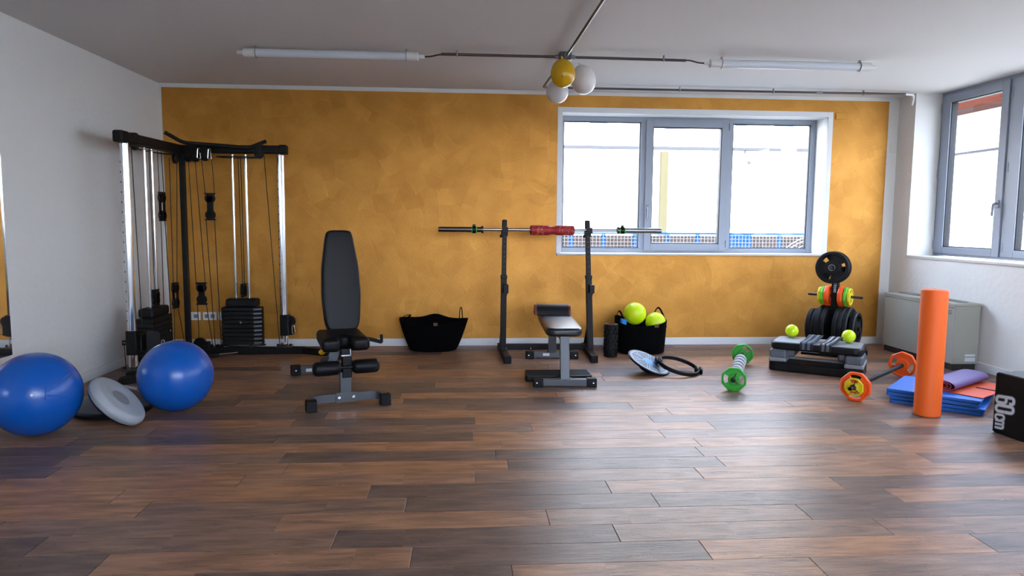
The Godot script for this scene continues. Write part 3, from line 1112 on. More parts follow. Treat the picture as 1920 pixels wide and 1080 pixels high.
func incline_bench() -> void:
	var o := thing("incline_bench", "grey framed adjustable bench with upright black backrest and leg rollers", "bench", Vector3(-0.88, 0, 2.42), 0.335)
	var b := Mb.new()
	# front foot: flat bar that curves forward at both ends
	var path := Mb.fillet([Vector3(-0.265, 0.052, 0.13), Vector3(-0.262, 0.052, 0.0), Vector3(0.262, 0.052, 0.0), Vector3(0.265, 0.052, 0.13)], 0.11, 8)
	b.sweep(path, poly([[-0.022, -0.03], [0.022, -0.03], [0.022, 0.03], [-0.022, 0.03]]), Vector3.UP, false, false)
	part("front_foot", b, M.grey_frame, o)
	for s in [-1.0, 1.0]:
		b = Mb.new()
		b.rbox(Vector3(0.078, 0.082, 0.075), Vector3(s * 0.266, 0.041, 0.135), 0.008, 2)
		var cap := part("end_cap", b, M.black_rubber, o)
		for e in [-1.0, 1.0]:
			b = Mb.new()
			b.cyl(Vector3(s * 0.266 + e * 0.038, 0.05, 0.12), Vector3(s * 0.266 + e * 0.045, 0.05, 0.12), 0.006, -1, 8)
			part("bolt", b, M.chrome, cap)
	b = Mb.new()
	b.rbox(Vector3(0.15, 0.075, 0.012), Vector3(0, 0.055, 0.029), 0.003)
	var plate := part("clamp_plate", b, M.grey_frame, o)
	for s in [-1.0, 1.0]:
		b = Mb.new()
		b.cyl(Vector3(s * 0.052, 0.058, 0.034), Vector3(s * 0.052, 0.058, 0.043), 0.014, -1, 6, 0.003)
		part("bolt", b, M.chrome, plate)
	b = Mb.new()
	b.bar(Vector3(0, 0.06, -0.005), Vector3(0, 0.24, -0.005), 0.082, 0.05, 0.005, Vector3(0, 0, 1))
	b.bar(Vector3(0, 0.38, -0.05), Vector3(0, 0.10, -1.12), 0.06, 0.06, 0.005)
	part("frame", b, M.grey_frame, o)
	# rear stabiliser, seen left of the rollers
	b = Mb.new()
	b.rbox(Vector3(0.36, 0.07, 0.05), Vector3(0.0, 0.045, -1.13), 0.005)
	b.rbox(Vector3(0.11, 0.07, 0.05), Vector3(-0.185, 0.045, -1.13), 0.005)
	var rear := part("rear_foot", b, M.grey_frame, o)
	b = Mb.new()
	b.rbox(Vector3(0.05, 0.028, 0.002), Vector3(-0.13, 0.04, -1.104), 0.0)
	part("sticker", b, M.sticker, rear)
	for s in [-1.0, 1.0]:
		end_cap(o, Vector3(s * 0.24, 0.045, -1.13), Vector3(0.085, 0.088, 0.07))
	# dark bracket that carries seat and rollers
	b = Mb.new()
	b.rbox(Vector3(0.07, 0.16, 0.07), Vector3(0.01, 0.28, 0.0), 0.008, 2)
	b.rbox(Vector3(0.06, 0.09, 0.06), Vector3(0.0, 0.37, -0.01), 0.006, 2)
	part("bracket", b, M.black_steel, o)
	b = Mb.new()
	b.rbox(Vector3(0.062, 0.012, 0.064), Vector3(0.0, 0.365, -0.005), 0.002)
	b.rbox(Vector3(0.01, 0.085, 0.06), Vector3(0.036, 0.37, -0.005), 0.002)
	part("clip", b, M.steel, o)
	b = Mb.new()
	b.cushion(poly([[-0.16, 0.24], [-0.10, 0.24], [-0.04, 0.40], [-0.12, 0.40], [-0.135, 0.36], [-0.125, 0.35], [-0.15, 0.31], [-0.138, 0.30], [-0.165, 0.26]]), 0.03, 0.003, Transform3D(Basis(), Vector3(0.02, 0, -0.06)), 1)
	part("toothed_bracket", b, M.grey_frame, o)
	b = Mb.new()
	b.ball(Vector3(-0.11, 0.325, -0.40), Vector3(0.028, 0.022, 0.028), 16)
	b.cyl(Vector3(-0.11, 0.325, -0.40), Vector3(-0.03, 0.325, -0.40), 0.008, -1, 8)
	part("pull_knob", b, M.yellow_knob, o)
	# leg rollers on one axle
	b = Mb.new()
	b.cyl(Vector3(-0.24, 0.285, 0.055), Vector3(0.24, 0.285, 0.055), 0.012, -1, 12)
	part("axle", b, M.black_steel, o)
	for s in [-1.0, 1.0]:
		b = Mb.new()
		var pr := [[0.0, 0.0], [0.022, 0.0], [0.036, 0.004], [0.046, 0.014], [0.052, 0.03], [0.0535, 0.10], [0.052, 0.17], [0.046, 0.186], [0.036, 0.196], [0.022, 0.2], [0.0, 0.2]]
		b.lathe(pr, 28, Mb.along(Vector3(s * 0.042, 0.285, 0.055), Vector3(s * 0.3, 0.285, 0.055)))
		for k in 14:
			var a := TAU * k / 14
			for e in [0.008, 0.192]:
				var d := Vector3(0, cos(a), sin(a))
				b.bar(Vector3(s * (0.042 + e), 0.285, 0.055) + d * 0.03, Vector3(s * (0.042 + lerpf(e, 0.1, 0.2)), 0.285, 0.055) + d * 0.052, 0.004, 0.004, 0.001, d.cross(Vector3.RIGHT))
		part("leg_roller", b, M.vinyl, o)
	# seat with a notch in its front edge
	b = Mb.new()
	var seat := round_poly([[-0.175, -0.035], [-0.045, -0.035], [-0.035, 0.07], [0.035, 0.07], [0.045, -0.035], [0.175, -0.035], [0.165, 0.36], [-0.165, 0.36]], 0.03, 4)
	b.cushion(seat, 0.10, 0.035, Transform3D(Basis(Vector3.RIGHT, -PI / 2 + 0.06), Vector3(0, 0.452, 0.04)), 4, 0.008)
	part("seat", b, M.vinyl, o)
	b = Mb.new()
	b.rbox(Vector3(0.28, 0.014, 0.30), Vector3(0, 0.398, -0.16), 0.003)
	part("seat_plate", b, M.black_steel, o)
	# backrest, leaning back a little
	b = Mb.new()
	var back := round_poly([[-0.10, -0.40], [0.10, -0.40], [0.135, -0.34], [0.152, -0.12], [0.145, 0.10], [0.105, 0.37], [0.08, 0.40], [-0.08, 0.40], [-0.105, 0.37], [-0.145, 0.10], [-0.152, -0.12], [-0.135, -0.34]], 0.05, 4)
	b.cushion(back, 0.075, 0.022, Transform3D(Basis(Vector3.RIGHT, -0.16) * Basis(Vector3.BACK, 0.0), Vector3(0.04, 0.885, -0.395)), 4, 0.006)
	part("backrest", b, M.vinyl, o)
	b = Mb.new()
	b.bar(Vector3(0.0, 0.42, -0.40), Vector3(0.04, 1.05, -0.50), 0.05, 0.04, 0.004, Vector3(0, 0, 1))
	b.bar(Vector3(0.0, 0.32, -0.72), Vector3(0.03, 0.80, -0.46), 0.04, 0.04, 0.004, Vector3(0, 0, 1))
	part("back_support", b, M.grey_frame, o)
	# hooked lever at the right hand side
	b = Mb.new()
	b.bar(Vector3(0.20, 0.40, -0.62), Vector3(0.42, 0.325, -0.72), 0.022, 0.034, 0.004)
	b.tube(Mb.fillet([Vector3(0.41, 0.325, -0.715), Vector3(0.435, 0.315, -0.725), Vector3(0.432, 0.385, -0.722)], 0.02, 5), 0.013, 10)
	b.bar(Vector3(0.0, 0.36, -0.62), Vector3(0.21, 0.40, -0.62), 0.02, 0.03, 0.004)
	part("hook_lever", b, M.black_steel, o)
	b = Mb.new()
	b.cyl(Vector3(0.20, 0.405, -0.60), Vector3(0.20, 0.405, -0.585), 0.014, -1, 12, 0.003)
	part("bolt", b, M.chrome, o)


func squat_rack() -> void:
	var o := thing("squat_rack", "pair of black steel squat rack uprights joined by a low crossbar", "squat rack", Vector3(0.84, 0, 0.6))
	for s in [0, 1]:
		var top: Vector3 = Vector3(0.403, 1.38, 0.60) if s == 0 else Vector3(1.236, 1.375, 0.60)
		var low: Vector3 = Vector3(0.394, 0.06, 0.60) if s == 0 else Vector3(1.287, 0.06, 0.62)
		var f := func(y: float): return low.lerp(top, (y - 0.06) / (top.y - 0.06))
		var b := wb(o)
		b.bar(f.call(0.70), f.call(1.27), 0.046, 0.046, 0.004, Vector3(0, 0, 1))
		b.bar(f.call(1.27), f.call(1.378), 0.05, 0.05, 0.012, Vector3(0, 0, 1), 3)
		var inner := part("inner_post", b, M.black_steel, o)
		b = wb(o)
		for i in 9:
			var c: Vector3 = f.call(1.21 - i * 0.05)
			b.pipe(c + Vector3(0, 0, 0.0225), c + Vector3(0, 0, 0.0245), 0.005, 0.003, 10, 0.0003)
		part("hole_rim", b, M.dark_steel, inner)
		b = wb(o)
		b.bar(f.call(0.06), f.call(0.80), 0.058, 0.058, 0.004, Vector3(0, 0, 1))
		b.bar(f.call(0.785), f.call(0.825), 0.066, 0.066, 0.006, Vector3(0, 0, 1))
		part("outer_post", b, M.black_steel, o)
		# saddle for the bar
		b = wb(o)
		var h: Vector3 = f.call(1.25)
		b.rbox(Vector3(0.066, 0.07, 0.06), h, 0.006, 2)
		b.rbox(Vector3(0.058, 0.014, 0.11), h + Vector3(0, 0.004, 0.065), 0.003)
		b.rbox(Vector3(0.058, 0.05, 0.012), h + Vector3(0, 0.03, 0.115), 0.003)
		part("bar_saddle", b, M.black_steel, o)
		b = wb(o)
		var k: Vector3 = f.call(1.215)
		b.cyl(k + Vector3(-0.025, 0, 0), k + Vector3(-0.045, 0, 0), 0.016, -1, 12, 0.003)
		part("locking_pin", b, M.black_plastic, o)
		# safety catch
		b = wb(o)
		var c: Vector3 = f.call(0.69)
		b.rbox(Vector3(0.05, 0.085, 0.08), c + Vector3(0.018, 0, 0.05), 0.004)
		b.cushion(poly([[-0.03, -0.10], [0.0, -0.10], [0.035, 0.0], [0.035, 0.02], [-0.03, 0.02]]), 0.05, 0.004, Transform3D(Basis(), c + Vector3(0, -0.05, 0.03)), 1)
		part("safety_catch", b, M.black_steel, o)
		# floor foot
		b = wb(o)
		var z1: Vector3 = Vector3(0.418, 0.036, 1.0) if s == 0 else Vector3(1.262, 0.036, 0.985)
		var z0: Vector3 = Vector3(0.385, 0.036, 0.22) if s == 0 else Vector3(1.292, 0.036, 0.22)
		if s == 1:
			z1.x += 0.0
		b.bar(z0, z1, 0.062, 0.062, 0.004)
		var foot := part("foot", b, M.black_steel, o)
		b = wb(o)
		b.bar(z1 + Vector3(0, 0, -0.06), z1 + Vector3(0, 0, 0.006), 0.072, 0.072, 0.006)
		part("end_cap", b, M.black_rubber, foot)
		b = wb(o)
		b.bar(Vector3(low.x - 0.008, 0.05, 0.34), f.call(0.32) + Vector3(-0.006, 0, -0.02), 0.035, 0.035, 0.004)
		part("brace", b, M.black_steel, o)
	var b := wb(o)
	b.bar(Vector3(0.38, 0.064, 0.44), Vector3(1.29, 0.064, 0.44), 0.055, 0.058, 0.004)
	part("crossbar", b, M.black_steel, o)
	for x in [0.43, 0.69, 1.07, 1.25]:
		b = wb(o)
		b.cyl(Vector3(x, 0.05, 0.466), Vector3(x, 0.05, 0.474), 0.009, -1, 8, 0.002)
		part("bolt", b, M.chrome, o)
	# barbell in the saddles
	o = thing("barbell", "long chrome barbell lying across the squat rack", "barbell", Vector3(0.86, 1.279, 0.675))
	b = wb(o)
	b.cyl(Vector3(0.15, 1.279, 0.675), Vector3(1.56, 1.279, 0.675), 0.0145, -1, 18)
	part("shaft", b, M.steel, o)
	for q in [[-0.253, 0.19], [1.975, 1.522]]:
		b = wb(o)
		b.cyl(Vector3(q[0], 1.279, 0.675), Vector3(q[1], 1.279, 0.675), 0.0255, -1, 24, 0.002)
		var sl := part("sleeve", b, M.dark_steel if q[0] < 0 else M.steel, o)
		b = wb(o)
		var d: float = signf(q[1] - q[0])
		b.cyl(Vector3(q[1] - d * 0.024, 1.279, 0.675), Vector3(q[1], 1.279, 0.675), 0.036, -1, 24, 0.003)
		part("stop_ring", b, M.dark_steel, sl)
	for x in [0.098, 1.578]:
		o = thing("lock_collar", "black and green lock collar on the barbell's left sleeve" if x < 1 else "black and green lock collar on the barbell's right sleeve, before the window", "collar", Vector3(x, 1.279, 0.675), 0, "lock collars on the barbell")
		b = wb(o)
		b.pipe(Vector3(x - 0.018, 1.279, 0.675), Vector3(x + 0.018, 1.279, 0.675), 0.037, 0.0256, 24, 0.003)
		b.rbox(Vector3(0.03, 0.03, 0.02), Vector3(x, 1.316, 0.675), 0.004)
		part("body", b, M.black_plastic, o)
		for e in [-1.0, 1.0]:
			b = wb(o)
			b.pipe(Vector3(x + e * 0.019, 1.279, 0.675), Vector3(x + e * 0.027, 1.279, 0.675), 0.034, 0.0256, 24, 0.002)
			part("green_ring", b, M.collar_green, o)
	# padded sleeve
	o = thing("bar_pad", "red foam bar pad with pale marbled veins around the barbell", "bar pad", Vector3(0.873, 1.279, 0.675))
	b = wb(o)
	var pr := []
	for q in [[0.0146, 0.002], [0.035, 0.0], [0.046, 0.006], [0.049, 0.015], [0.049, 0.17], [0.047, 0.185], [0.040, 0.20], [0.038, 0.215], [0.038, 0.235], [0.041, 0.25], [0.047, 0.265], [0.049, 0.28], [0.049, 0.427], [0.046, 0.436], [0.035, 0.442], [0.0146, 0.44]]:
		pr.append(q)
	b.lathe(pr, 28, Mb.along(Vector3(0.652, 1.276, 0.675), Vector3(2, 1.276, 0.675)), true)
	part("foam", b, M.red_foam, o)
	b = wb(o)
	var vr := RandomNumberGenerator.new()
	vr.seed = 3
	for k in 34:
		var x := 0.665 + vr.randf() * 0.14 if k % 2 == 0 else 0.945 + vr.randf() * 0.135
		var a := vr.randf_range(-1.5, 1.7)
		var px := PackedVector3Array()
		var dx := vr.randf_range(-0.012, 0.012)
		var da := vr.randf_range(-0.35, 0.35)
		for i in 5:
			var xx := clampf(x + dx * i, 0.668, 0.81) if k % 2 == 0 else clampf(x + dx * i, 0.94, 1.075)
			px.append(Vector3(xx, 1.276 + sin(a + da * i) * 0.0492, 0.675 + cos(a + da * i) * 0.0492))
		b.tube(px, 0.0011, 4)
	part("marbled_veins", b, M.red_vein, o).set_meta("kind", "stuff")


func flat_bench() -> void:
	var o := thing("flat_bench", "grey framed flat bench with black padded top seen end on", "bench", Vector3(0.856, 0, 1.34), -0.036)
	for s in [1.0, -1.0]:
		var z: float = 0.60 if s > 0 else -0.60
		var b := Mb.new()
		b.rbox(Vector3(0.50, 0.055, 0.055), Vector3(0, 0.037, z), 0.004)
		var foot := part("foot_bar", b, M.grey_frame, o)
		if s < 0:
			b = Mb.new()
			b.rbox(Vector3(0.065, 0.026, 0.002), Vector3(-0.06, 0.042, z + 0.0285), 0.0)
			part("sticker", b, M.sticker, foot)
		for e in [-1.0, 1.0]:
			end_cap(o, Vector3(e * 0.222, 0.036, z), Vector3(0.085, 0.072, 0.072), e * 0.012)
		b = Mb.new()
		b.bar(Vector3(0, 0.05, z), Vector3(0, 0.41, z - s * 0.08), 0.076, 0.05, 0.005, Vector3(0, 0, 1))
		part("leg", b, M.grey_frame, o)
		for e in [-1.0, 1.0]:
			b = Mb.new()
			b.cyl(Vector3(e * 0.046, 0.066, z + 0.0), Vector3(e * 0.046, 0.074, z), 0.008, -1, 8, 0.002)
			part("bolt", b, M.chrome, o)
	var b := Mb.new()
	b.bar(Vector3(0, 0.385, -0.54), Vector3(0, 0.385, 0.54), 0.06, 0.05, 0.004)
	part("spine", b, M.grey_frame, o)
	b = Mb.new()
	var top := round_poly([[-0.115, -0.60], [0.115, -0.60], [0.155, -0.50], [0.16, 0.0], [0.155, 0.50], [0.12, 0.565], [-0.12, 0.565], [-0.155, 0.50], [-0.16, 0.0], [-0.155, -0.50]], 0.05, 4)
	b.cushion(top, 0.072, 0.026, Transform3D(Basis(Vector3.RIGHT, PI / 2) , Vector3(0, 0.443, 0)), 4, 0.004)
	part("pad", b, M.vinyl_sheen, o)
	# half-round cushion on its far end
	o = thing("half_roll", "black half round cushion with red ends lying on the flat bench", "cushion", Vector3(0.838, 0.481, 1.02), -0.02)
	b = Mb.new()
	var arc := PackedVector2Array()
	for q in [[-0.085, 0.0], [0.085, 0.0]]:
		arc.append(Vector2(q[0], q[1]))
	for i in 13:
		var a := PI * i / 12
		arc.append(Vector2(0.088 * cos(a), 0.004 + 0.092 * sin(a)))
	b.sweep(PackedVector3Array([Vector3(-0.152, 0, 0), Vector3(0.152, 0, 0)]), arc, Vector3.UP, false, false)
	part("body", b, M.black_rubber, o, 50.0)
	for e in [-1.0, 1.0]:
		b = Mb.new()
		b.sweep(PackedVector3Array([Vector3(e * 0.160 - 0.009, 0, 0), Vector3(e * 0.160 + 0.009, 0, 0)]), arc, Vector3.UP, false, false)
		part("end_face", b, M.red_end, o, 50.0)
	# ribbed board behind the front foot
	o = thing("ribbed_board", "low black ribbed step board on the floor behind the flat bench's front foot", "step board", Vector3(0.81, 0, 1.66))
	b = Mb.new()
	b.cushion(round_poly([[-0.29, -0.115], [0.29, -0.115], [0.275, 0.115], [-0.275, 0.115]], 0.025), 0.052, 0.006, Transform3D(Basis(Vector3.RIGHT, -PI / 2), Vector3(0, 0.030, 0)), 2)
	part("body", b, M.black_plastic, o)
	b = Mb.new()
	for i in 22:
		b.rbox(Vector3(0.54, 0.004, 0.004), Vector3(0, 0.0575, -0.10 + i * 0.0095), 0.0)
	part("tread_ribs", b, M.black_rubber, o).set_meta("kind", "stuff")


# ---------------------------------------------------------------- baskets

func basket(o: Node3D, bottom: Vector2, top: Vector2, h: float, hump: Vector3, handles: Array, tag_x: float) -> void:
	var b := Mb.new()
	var seg := 56
	var rows := []
	var prof := [[0.0, 0.012, 0], [0.92, 0.006, 0], [1.0, 0.03, 0], [1.0, 0.15, 0], [1.0, 0.35, 0], [1.0, 0.6, 0], [1.0, 0.8, 0], [1.0, 0.97, 0], [0.995, 1.0, 0], [0.965, 1.0, 0], [0.958, 0.97, 1], [0.955, 0.6, 1], [0.95, 0.08, 1], [0.0, 0.06, 1]]
	for q in prof:
		var row := PackedVector3Array()
		for j in seg:
			var a := TAU * j / seg
			var f: float = q[1]
			var r := bottom.lerp(top, pow(f, 0.75))
			var e := pow(pow(absf(cos(a)), 2.6) + pow(absf(sin(a)), 2.6), -1.0 / 2.6)
			var wob := 1.0 + 0.018 * sin(a * 3 + 1.0) * f
			var hh := h * f
			if f > 0.3:
				var k := (f - 0.3) / 0.7
				var x := r.x * cos(a) * e
				hh += k * (hump.y * exp(-pow((x - hump.x) / hump.z, 2.0)) * (1.0 if sin(a) > 0.2 else 0.0) + 0.014 * cos(a * 2 + 0.5) - 0.02 * maxf(0.0, -sin(a)))
			row.append(Vector3(r.x * cos(a) * e * wob * q[0], hh, -r.y * sin(a) * e * wob * q[0]))
		rows.append(row)
	b.grid(rows)
	part("body", b, M.felt, o, 60.0)
	for q in handles:
		b = Mb.new()
		var pts := []
		for v in q:
			pts.append(v)
		b.sweep(Mb.fillet(pts, 0.05, 6), poly([[-0.009, -0.003], [0.009, -0.003], [0.009, 0.003], [-0.009, 0.003]]), Vector3(1, 0, 0.2), false)
		part("handle", b, M.felt, o)
	b = Mb.new()
	b.rbox(Vector3(0.042, 0.032, 0.006), Vector3(tag_x, h - 0.028, bottom.lerp(top, 0.93).y * 1.012), 0.001)
	part("leather_tag", b, M.leather_tag, o)


func baskets() -> void:
	var o := thing("felt_basket", "wide black felt basket standing empty against the gold wall", "basket", Vector3(-0.325, 0, 0.235))
	basket(o, Vector2(0.235, 0.17), Vector2(0.365, 0.185), 0.325, Vector3(0.02, 0.05, 0.12), [
		[Vector3(-0.33, 0.25, 0.03), Vector3(-0.325, 0.34, 0.03), Vector3(-0.30, 0.365, 0.03), Vector3(-0.235, 0.385, 0.03), Vector3(-0.24, 0.365, 0.05), Vector3(-0.295, 0.335, 0.05), Vector3(-0.30, 0.25, 0.05)],
		[Vector3(0.275, 0.25, 0.02), Vector3(0.275, 0.36, 0.02), Vector3(0.283, 0.455, 0.02), Vector3(0.300, 0.455, 0.02), Vector3(0.308, 0.36, 0.03), Vector3(0.31, 0.25, 0.03)]], 0.03)
	o = thing("felt_basket", "black felt basket holding two big lime yellow balls under the window", "basket", Vector3(1.852, 0, 0.42))
	basket(o, Vector2(0.245, 0.19), Vector2(0.268, 0.215), 0.335, Vector3(-0.22, 0.03, 0.08), [
		[Vector3(-0.285, 0.27, 0.10), Vector3(-0.275, 0.40, 0.08), Vector3(-0.245, 0.455, 0.06), Vector3(-0.205, 0.40, 0.02), Vector3(-0.18, 0.32, 0.0)],
		[Vector3(0.165, 0.29, -0.18), Vector3(0.18, 0.41, -0.12), Vector3(0.205, 0.475, -0.06), Vector3(0.235, 0.42, -0.03), Vector3(0.262, 0.33, 0.02), Vector3(0.268, 0.26, 0.02)]], 0.115)
	for q in [[Vector3(1.795, 0.404, 0.40), 0.118, "larger lime yellow ball on the left in the felt basket"], [Vector3(2.005, 0.318, 0.45), 0.106, "smaller lime yellow ball sunk on the right in the felt basket"]]:
		var b := Mb.new()
		b.ball(Vector3.ZERO, Vector3.ONE * q[1], 48)
		var s := part(numbered("exercise_ball"), b, M.lime_soft, self, 60.0)
		s.position = q[0]
		tag(s, q[2], "ball", "lime balls in the basket")
	var b := Mb.new()
	b.cyl(Vector3(0, -0.14, 0), Vector3(0, 0.14, 0), 0.035, -1, 20, 0.006)
	var roll := part(numbered("blue_roll"), b, M.light_blue, self)
	roll.position = Vector3(1.655, 0.212, 0.43)
	roll.rotation = Vector3(0.0, 0.0, -0.12)
	tag(roll, "light blue roll peeping from the left rim of the ball basket", "foam roll")
	# massage roller standing beside it
	o = thing("massage_roller", "short black knobbly massage roller standing by the ball basket", "foam roller", Vector3(1.488, 0, 0.66))
	b = Mb.new()
	b.pipe(Vector3(0, 0.0, 0), Vector3(0, 0.335, 0), 0.062, 0.048, 32, 0.003)
	b.pipe(Vector3(0, 0.312, 0), Vector3(0, 0.334, 0), 0.070, 0.055, 32, 0.003)
	b.pipe(Vector3(0, 0.001, 0), Vector3(0, 0.024, 0), 0.070, 0.055, 32, 0.003)
	part("shell", b, M.black_rubber, o)
	b = Mb.new()
	b.pipe(Vector3(0, 0.004, 0), Vector3(0, 0.338, 0), 0.052, 0.046, 32, 0.001)
	part("core", b, M.roller_core, o)
	for row in 7:
		for k in 10:
			var a := TAU * (k + 0.5 * (row % 2)) / 10
			var at := Transform3D(Basis(Vector3.UP, a), Vector3(0, 0.047 + row * 0.041, 0)) * Transform3D(Basis(), Vector3(0, 0, 0.064))
			b = Mb.new()
			if k % 3 == 2:
				b.rbox(Vector3(0.030, 0.034, 0.016), Vector3.ZERO, 0.006, 2, at)
			else:
				b.cushion(poly([[-0.017, 0], [0, -0.021], [0.017, 0], [0, 0.021]]), 0.016, 0.004, at, 1)
			part("knob", b, M.black_rubber, o)


# ---------------------------------------------------------------- plates

# weight plate round local y: outer rim, web with cut-out slots, hub with a hole
func plate_body(b: Mb, R: float, t: float, slots: int, half: float, octagon: bool, turn := 0.0, hole := 0.014, at := Transform3D()) -> void:
	var seg := 48
	var h := t / 2
	var rows := []
	for q in [[0.79, -h * 0.72], [0.82, -h], [0.955, -h], [1.0, -h * 0.6], [1.0, h * 0.6], [0.955, h], [0.82, h], [0.79, h * 0.72]]:
		var row := PackedVector3Array()
		for j in seg:
			var a := TAU * j / seg
			var f := 1.0
			if octagon and q[0] > 0.9:
				f = minf(1.0, cos(PI / 8) / cos(fposmod(a + PI / 8, PI / 4) - PI / 8) * 1.02)
			row.append(at * Vector3(R * q[0] * f * cos(a), q[1], -R * q[0] * f * sin(a)))
		rows.append(row)
	b.grid(rows, true, true)
	b.lathe([[hole, -h * 0.9], [R * 0.40, -h * 0.9], [R * 0.46, -h * 0.6], [R * 0.46, h * 0.6], [R * 0.40, h * 0.9], [hole, h * 0.9]], 32, at, true)
	var step := TAU / slots
	for i in slots:
		b.sector(R * 0.45, R * 0.80, turn + i * step + half, turn + (i + 1) * step - half, -h * 0.62, h * 0.62, 10, at)


func plate(called: String, label: String, group: String, m: Material, R: float, t: float, slots: int, half: float, octagon: bool, turn := 0.0, hole := 0.014) -> Node3D:
	var o := thing(called, label, "weight plate", Vector3.ZERO, 0, group)
	var b := Mb.new()
	plate_body(b, R, t, slots, half, octagon, turn, hole)
	var body := part("body", b, m, o, 35.0)
	b = Mb.new()
	for e in [-1.0, 1.0]:
		for k in 10:
			for side in 2:
				var a := turn + side * PI + (k - 4.5) * 0.07
				b.rbox(Vector3(R * 0.10, 0.003, 0.0035), Vector3.ZERO, 0.0, 1, Transform3D(Basis(Vector3.UP, a), Vector3(cos(a), 0, -sin(a)) * R * 0.885 + Vector3(0, e * t * 0.5, 0)))
	if octagon:
		part("rim_ribs", b, m, body).set_meta("kind", "stuff")
	return o


func lay(o: Node3D, at: Vector3, axis: Vector3, roll := 0.0) -> void:
	var f := Mb.along(Vector3.ZERO, axis)
	o.transform = Transform3D(f.basis * Basis(Vector3.UP, roll), at)


func spring_clip(o: Node3D, at: Vector3, axis: Vector3) -> void:
	var b := Mb.new()
	var f := Mb.along(at, at + axis)
	b.t = f
	for k in 3:
		b.torus(Transform3D(Basis(), Vector3(0, k * 0.006, 0)), 0.0185, 0.003, 20, 6)
	for s in [0.35, 2.2]:
		var d := Vector3(cos(s), 0, sin(s))
		b.tube(PackedVector3Array([d * 0.018 + Vector3(0, 0.006, 0), d * 0.062 + Vector3(0, 0.012, 0)]), 0.004, 6)
	part("spring_clip", b, M.dark_steel, o)


func barbell_green() -> void:
	var f := Vector3(2.188, 0.098, 2.15)
	var k := Vector3(2.686, 0.098, 1.10)
	var ax := (k - f).normalized()
	var o := thing("aerobic_barbell", "thin steel aerobic bar on the floor between two green plates", "barbell", (f + k) / 2)
	var b := wb(o)
	b.cyl(f - ax * 0.075, k + ax * 0.06, 0.0125, -1, 16, 0.002)
	part("bar", b, M.steel, o)
	b = wb(o)
	b.cyl(f - ax * 0.077, f - ax * 0.07, 0.0135, -1, 16, 0.001)
	part("end_plug", b, M.black_plastic, o)
	b = wb(o)
	b.pipe(k - ax * 0.06, k - ax * 0.02, 0.022, 0.0125, 16, 0.003)
	part("collar", b, M.dark_steel, o)
	spring_clip(o, f - ax * 0.03 - o.position, -ax)
	o = thing("striped_cuff", "black and grey striped padded cuff wrapped round the green plated bar", "bar cuff", (f + k) / 2)
	var c0 := 0.16
	for i in 12:
		b = wb(o)
		var a := f + ax * (c0 + i * 0.064)
		var r := 0.050 + (0.004 if i % 2 == 0 else 0.0)
		b.lathe([[0.0126, 0], [r - 0.008, 0], [r, 0.008], [r, 0.054], [r - 0.008, 0.062], [0.0126, 0.062]], 26, Mb.along(a, a + ax), true)
		part("stripe", b, M.band_grey if i % 2 == 0 else M.band_dark, o)
	var p := plate("pump_plate", "green octagonal plate on the end of the short bar nearest the camera", "green plates on the short bar", M.green_plate, 0.103, 0.034, 2, 0.50, true, 0.0)
	lay(p, f, ax, 0.0)
	var right := ax.cross(Vector3.UP).normalized()
	p.transform.basis = Basis(right, ax, right.cross(ax))
	var p2 := dup(p, "green octagonal plate on the far end of the short bar by the wall", k)
	p2.transform = Transform3D(p.transform.basis * Basis(Vector3.UP, -0.95), k)
	_touch([p, p2])


# set a laid thing down on the floor: what it is measured by is its lowest point
func _touch(list: Array) -> void:
	for o in list:
		var low := 1e9
		for c in o.get_children():
			if c is MeshInstance3D:
				for v in c.mesh.surface_get_arrays(0)[Mesh.ARRAY_VERTEX]:
					low = minf(low, (o.transform * v).y)
		o.position.y -= low - 0.0006


func barbell_orange() -> void:
	var f := Vector3(3.017, 0.112, 2.49)
	var k := Vector3(3.897, 0.112, 1.72)
	var ax := (k - f).normalized()
	var o := thing("aerobic_barbell", "dark aerobic bar on the floor between orange and yellow plates", "barbell", (f + k) / 2)
	var b := wb(o)
	b.cyl(f - ax * 0.12, k + ax * 0.07, 0.0135, -1, 16, 0.002)
	part("bar", b, M.dark_steel, o)
	b = wb(o)
	b.cyl(f + ax * 0.03, k - ax * 0.03, 0.018, -1, 16, 0.002)
	part("grip", b, M.black_rubber, o)
	b = wb(o)
	b.cyl(f - ax * 0.123, f - ax * 0.11, 0.0145, -1, 16, 0.001)
	part("end_plug", b, M.black_plastic, o)
	spring_clip(o, f - ax * 0.052 - o.position, -ax)
	var right := ax.cross(Vector3.UP).normalized()
	var bs := Basis(right, ax, right.cross(ax))
	var p := plate("pump_plate", "orange plate behind the small yellow plate at the bar's near end", "orange plates on the dark bar", M.orange_plate, 0.117, 0.034, 2, 0.50, true, PI / 2)
	p.transform = Transform3D(bs, f)
	var p2 := dup(p, "orange plate at the bar's far end beside the tall orange roller", k)
	p2.transform = Transform3D(bs * Basis(Vector3.UP, PI / 2 + 0.3), k)
	_touch([p, p2])
	var y := plate("small_plate", "small yellow plate in front of the near orange plate", "yellow plates on the dark bar", M.yellow_plate, 0.074, 0.026, 2, 0.60, true, PI / 2)
	y.transform = Transform3D(bs, Vector3(f.x, p.position.y, f.z) - ax * 0.033)


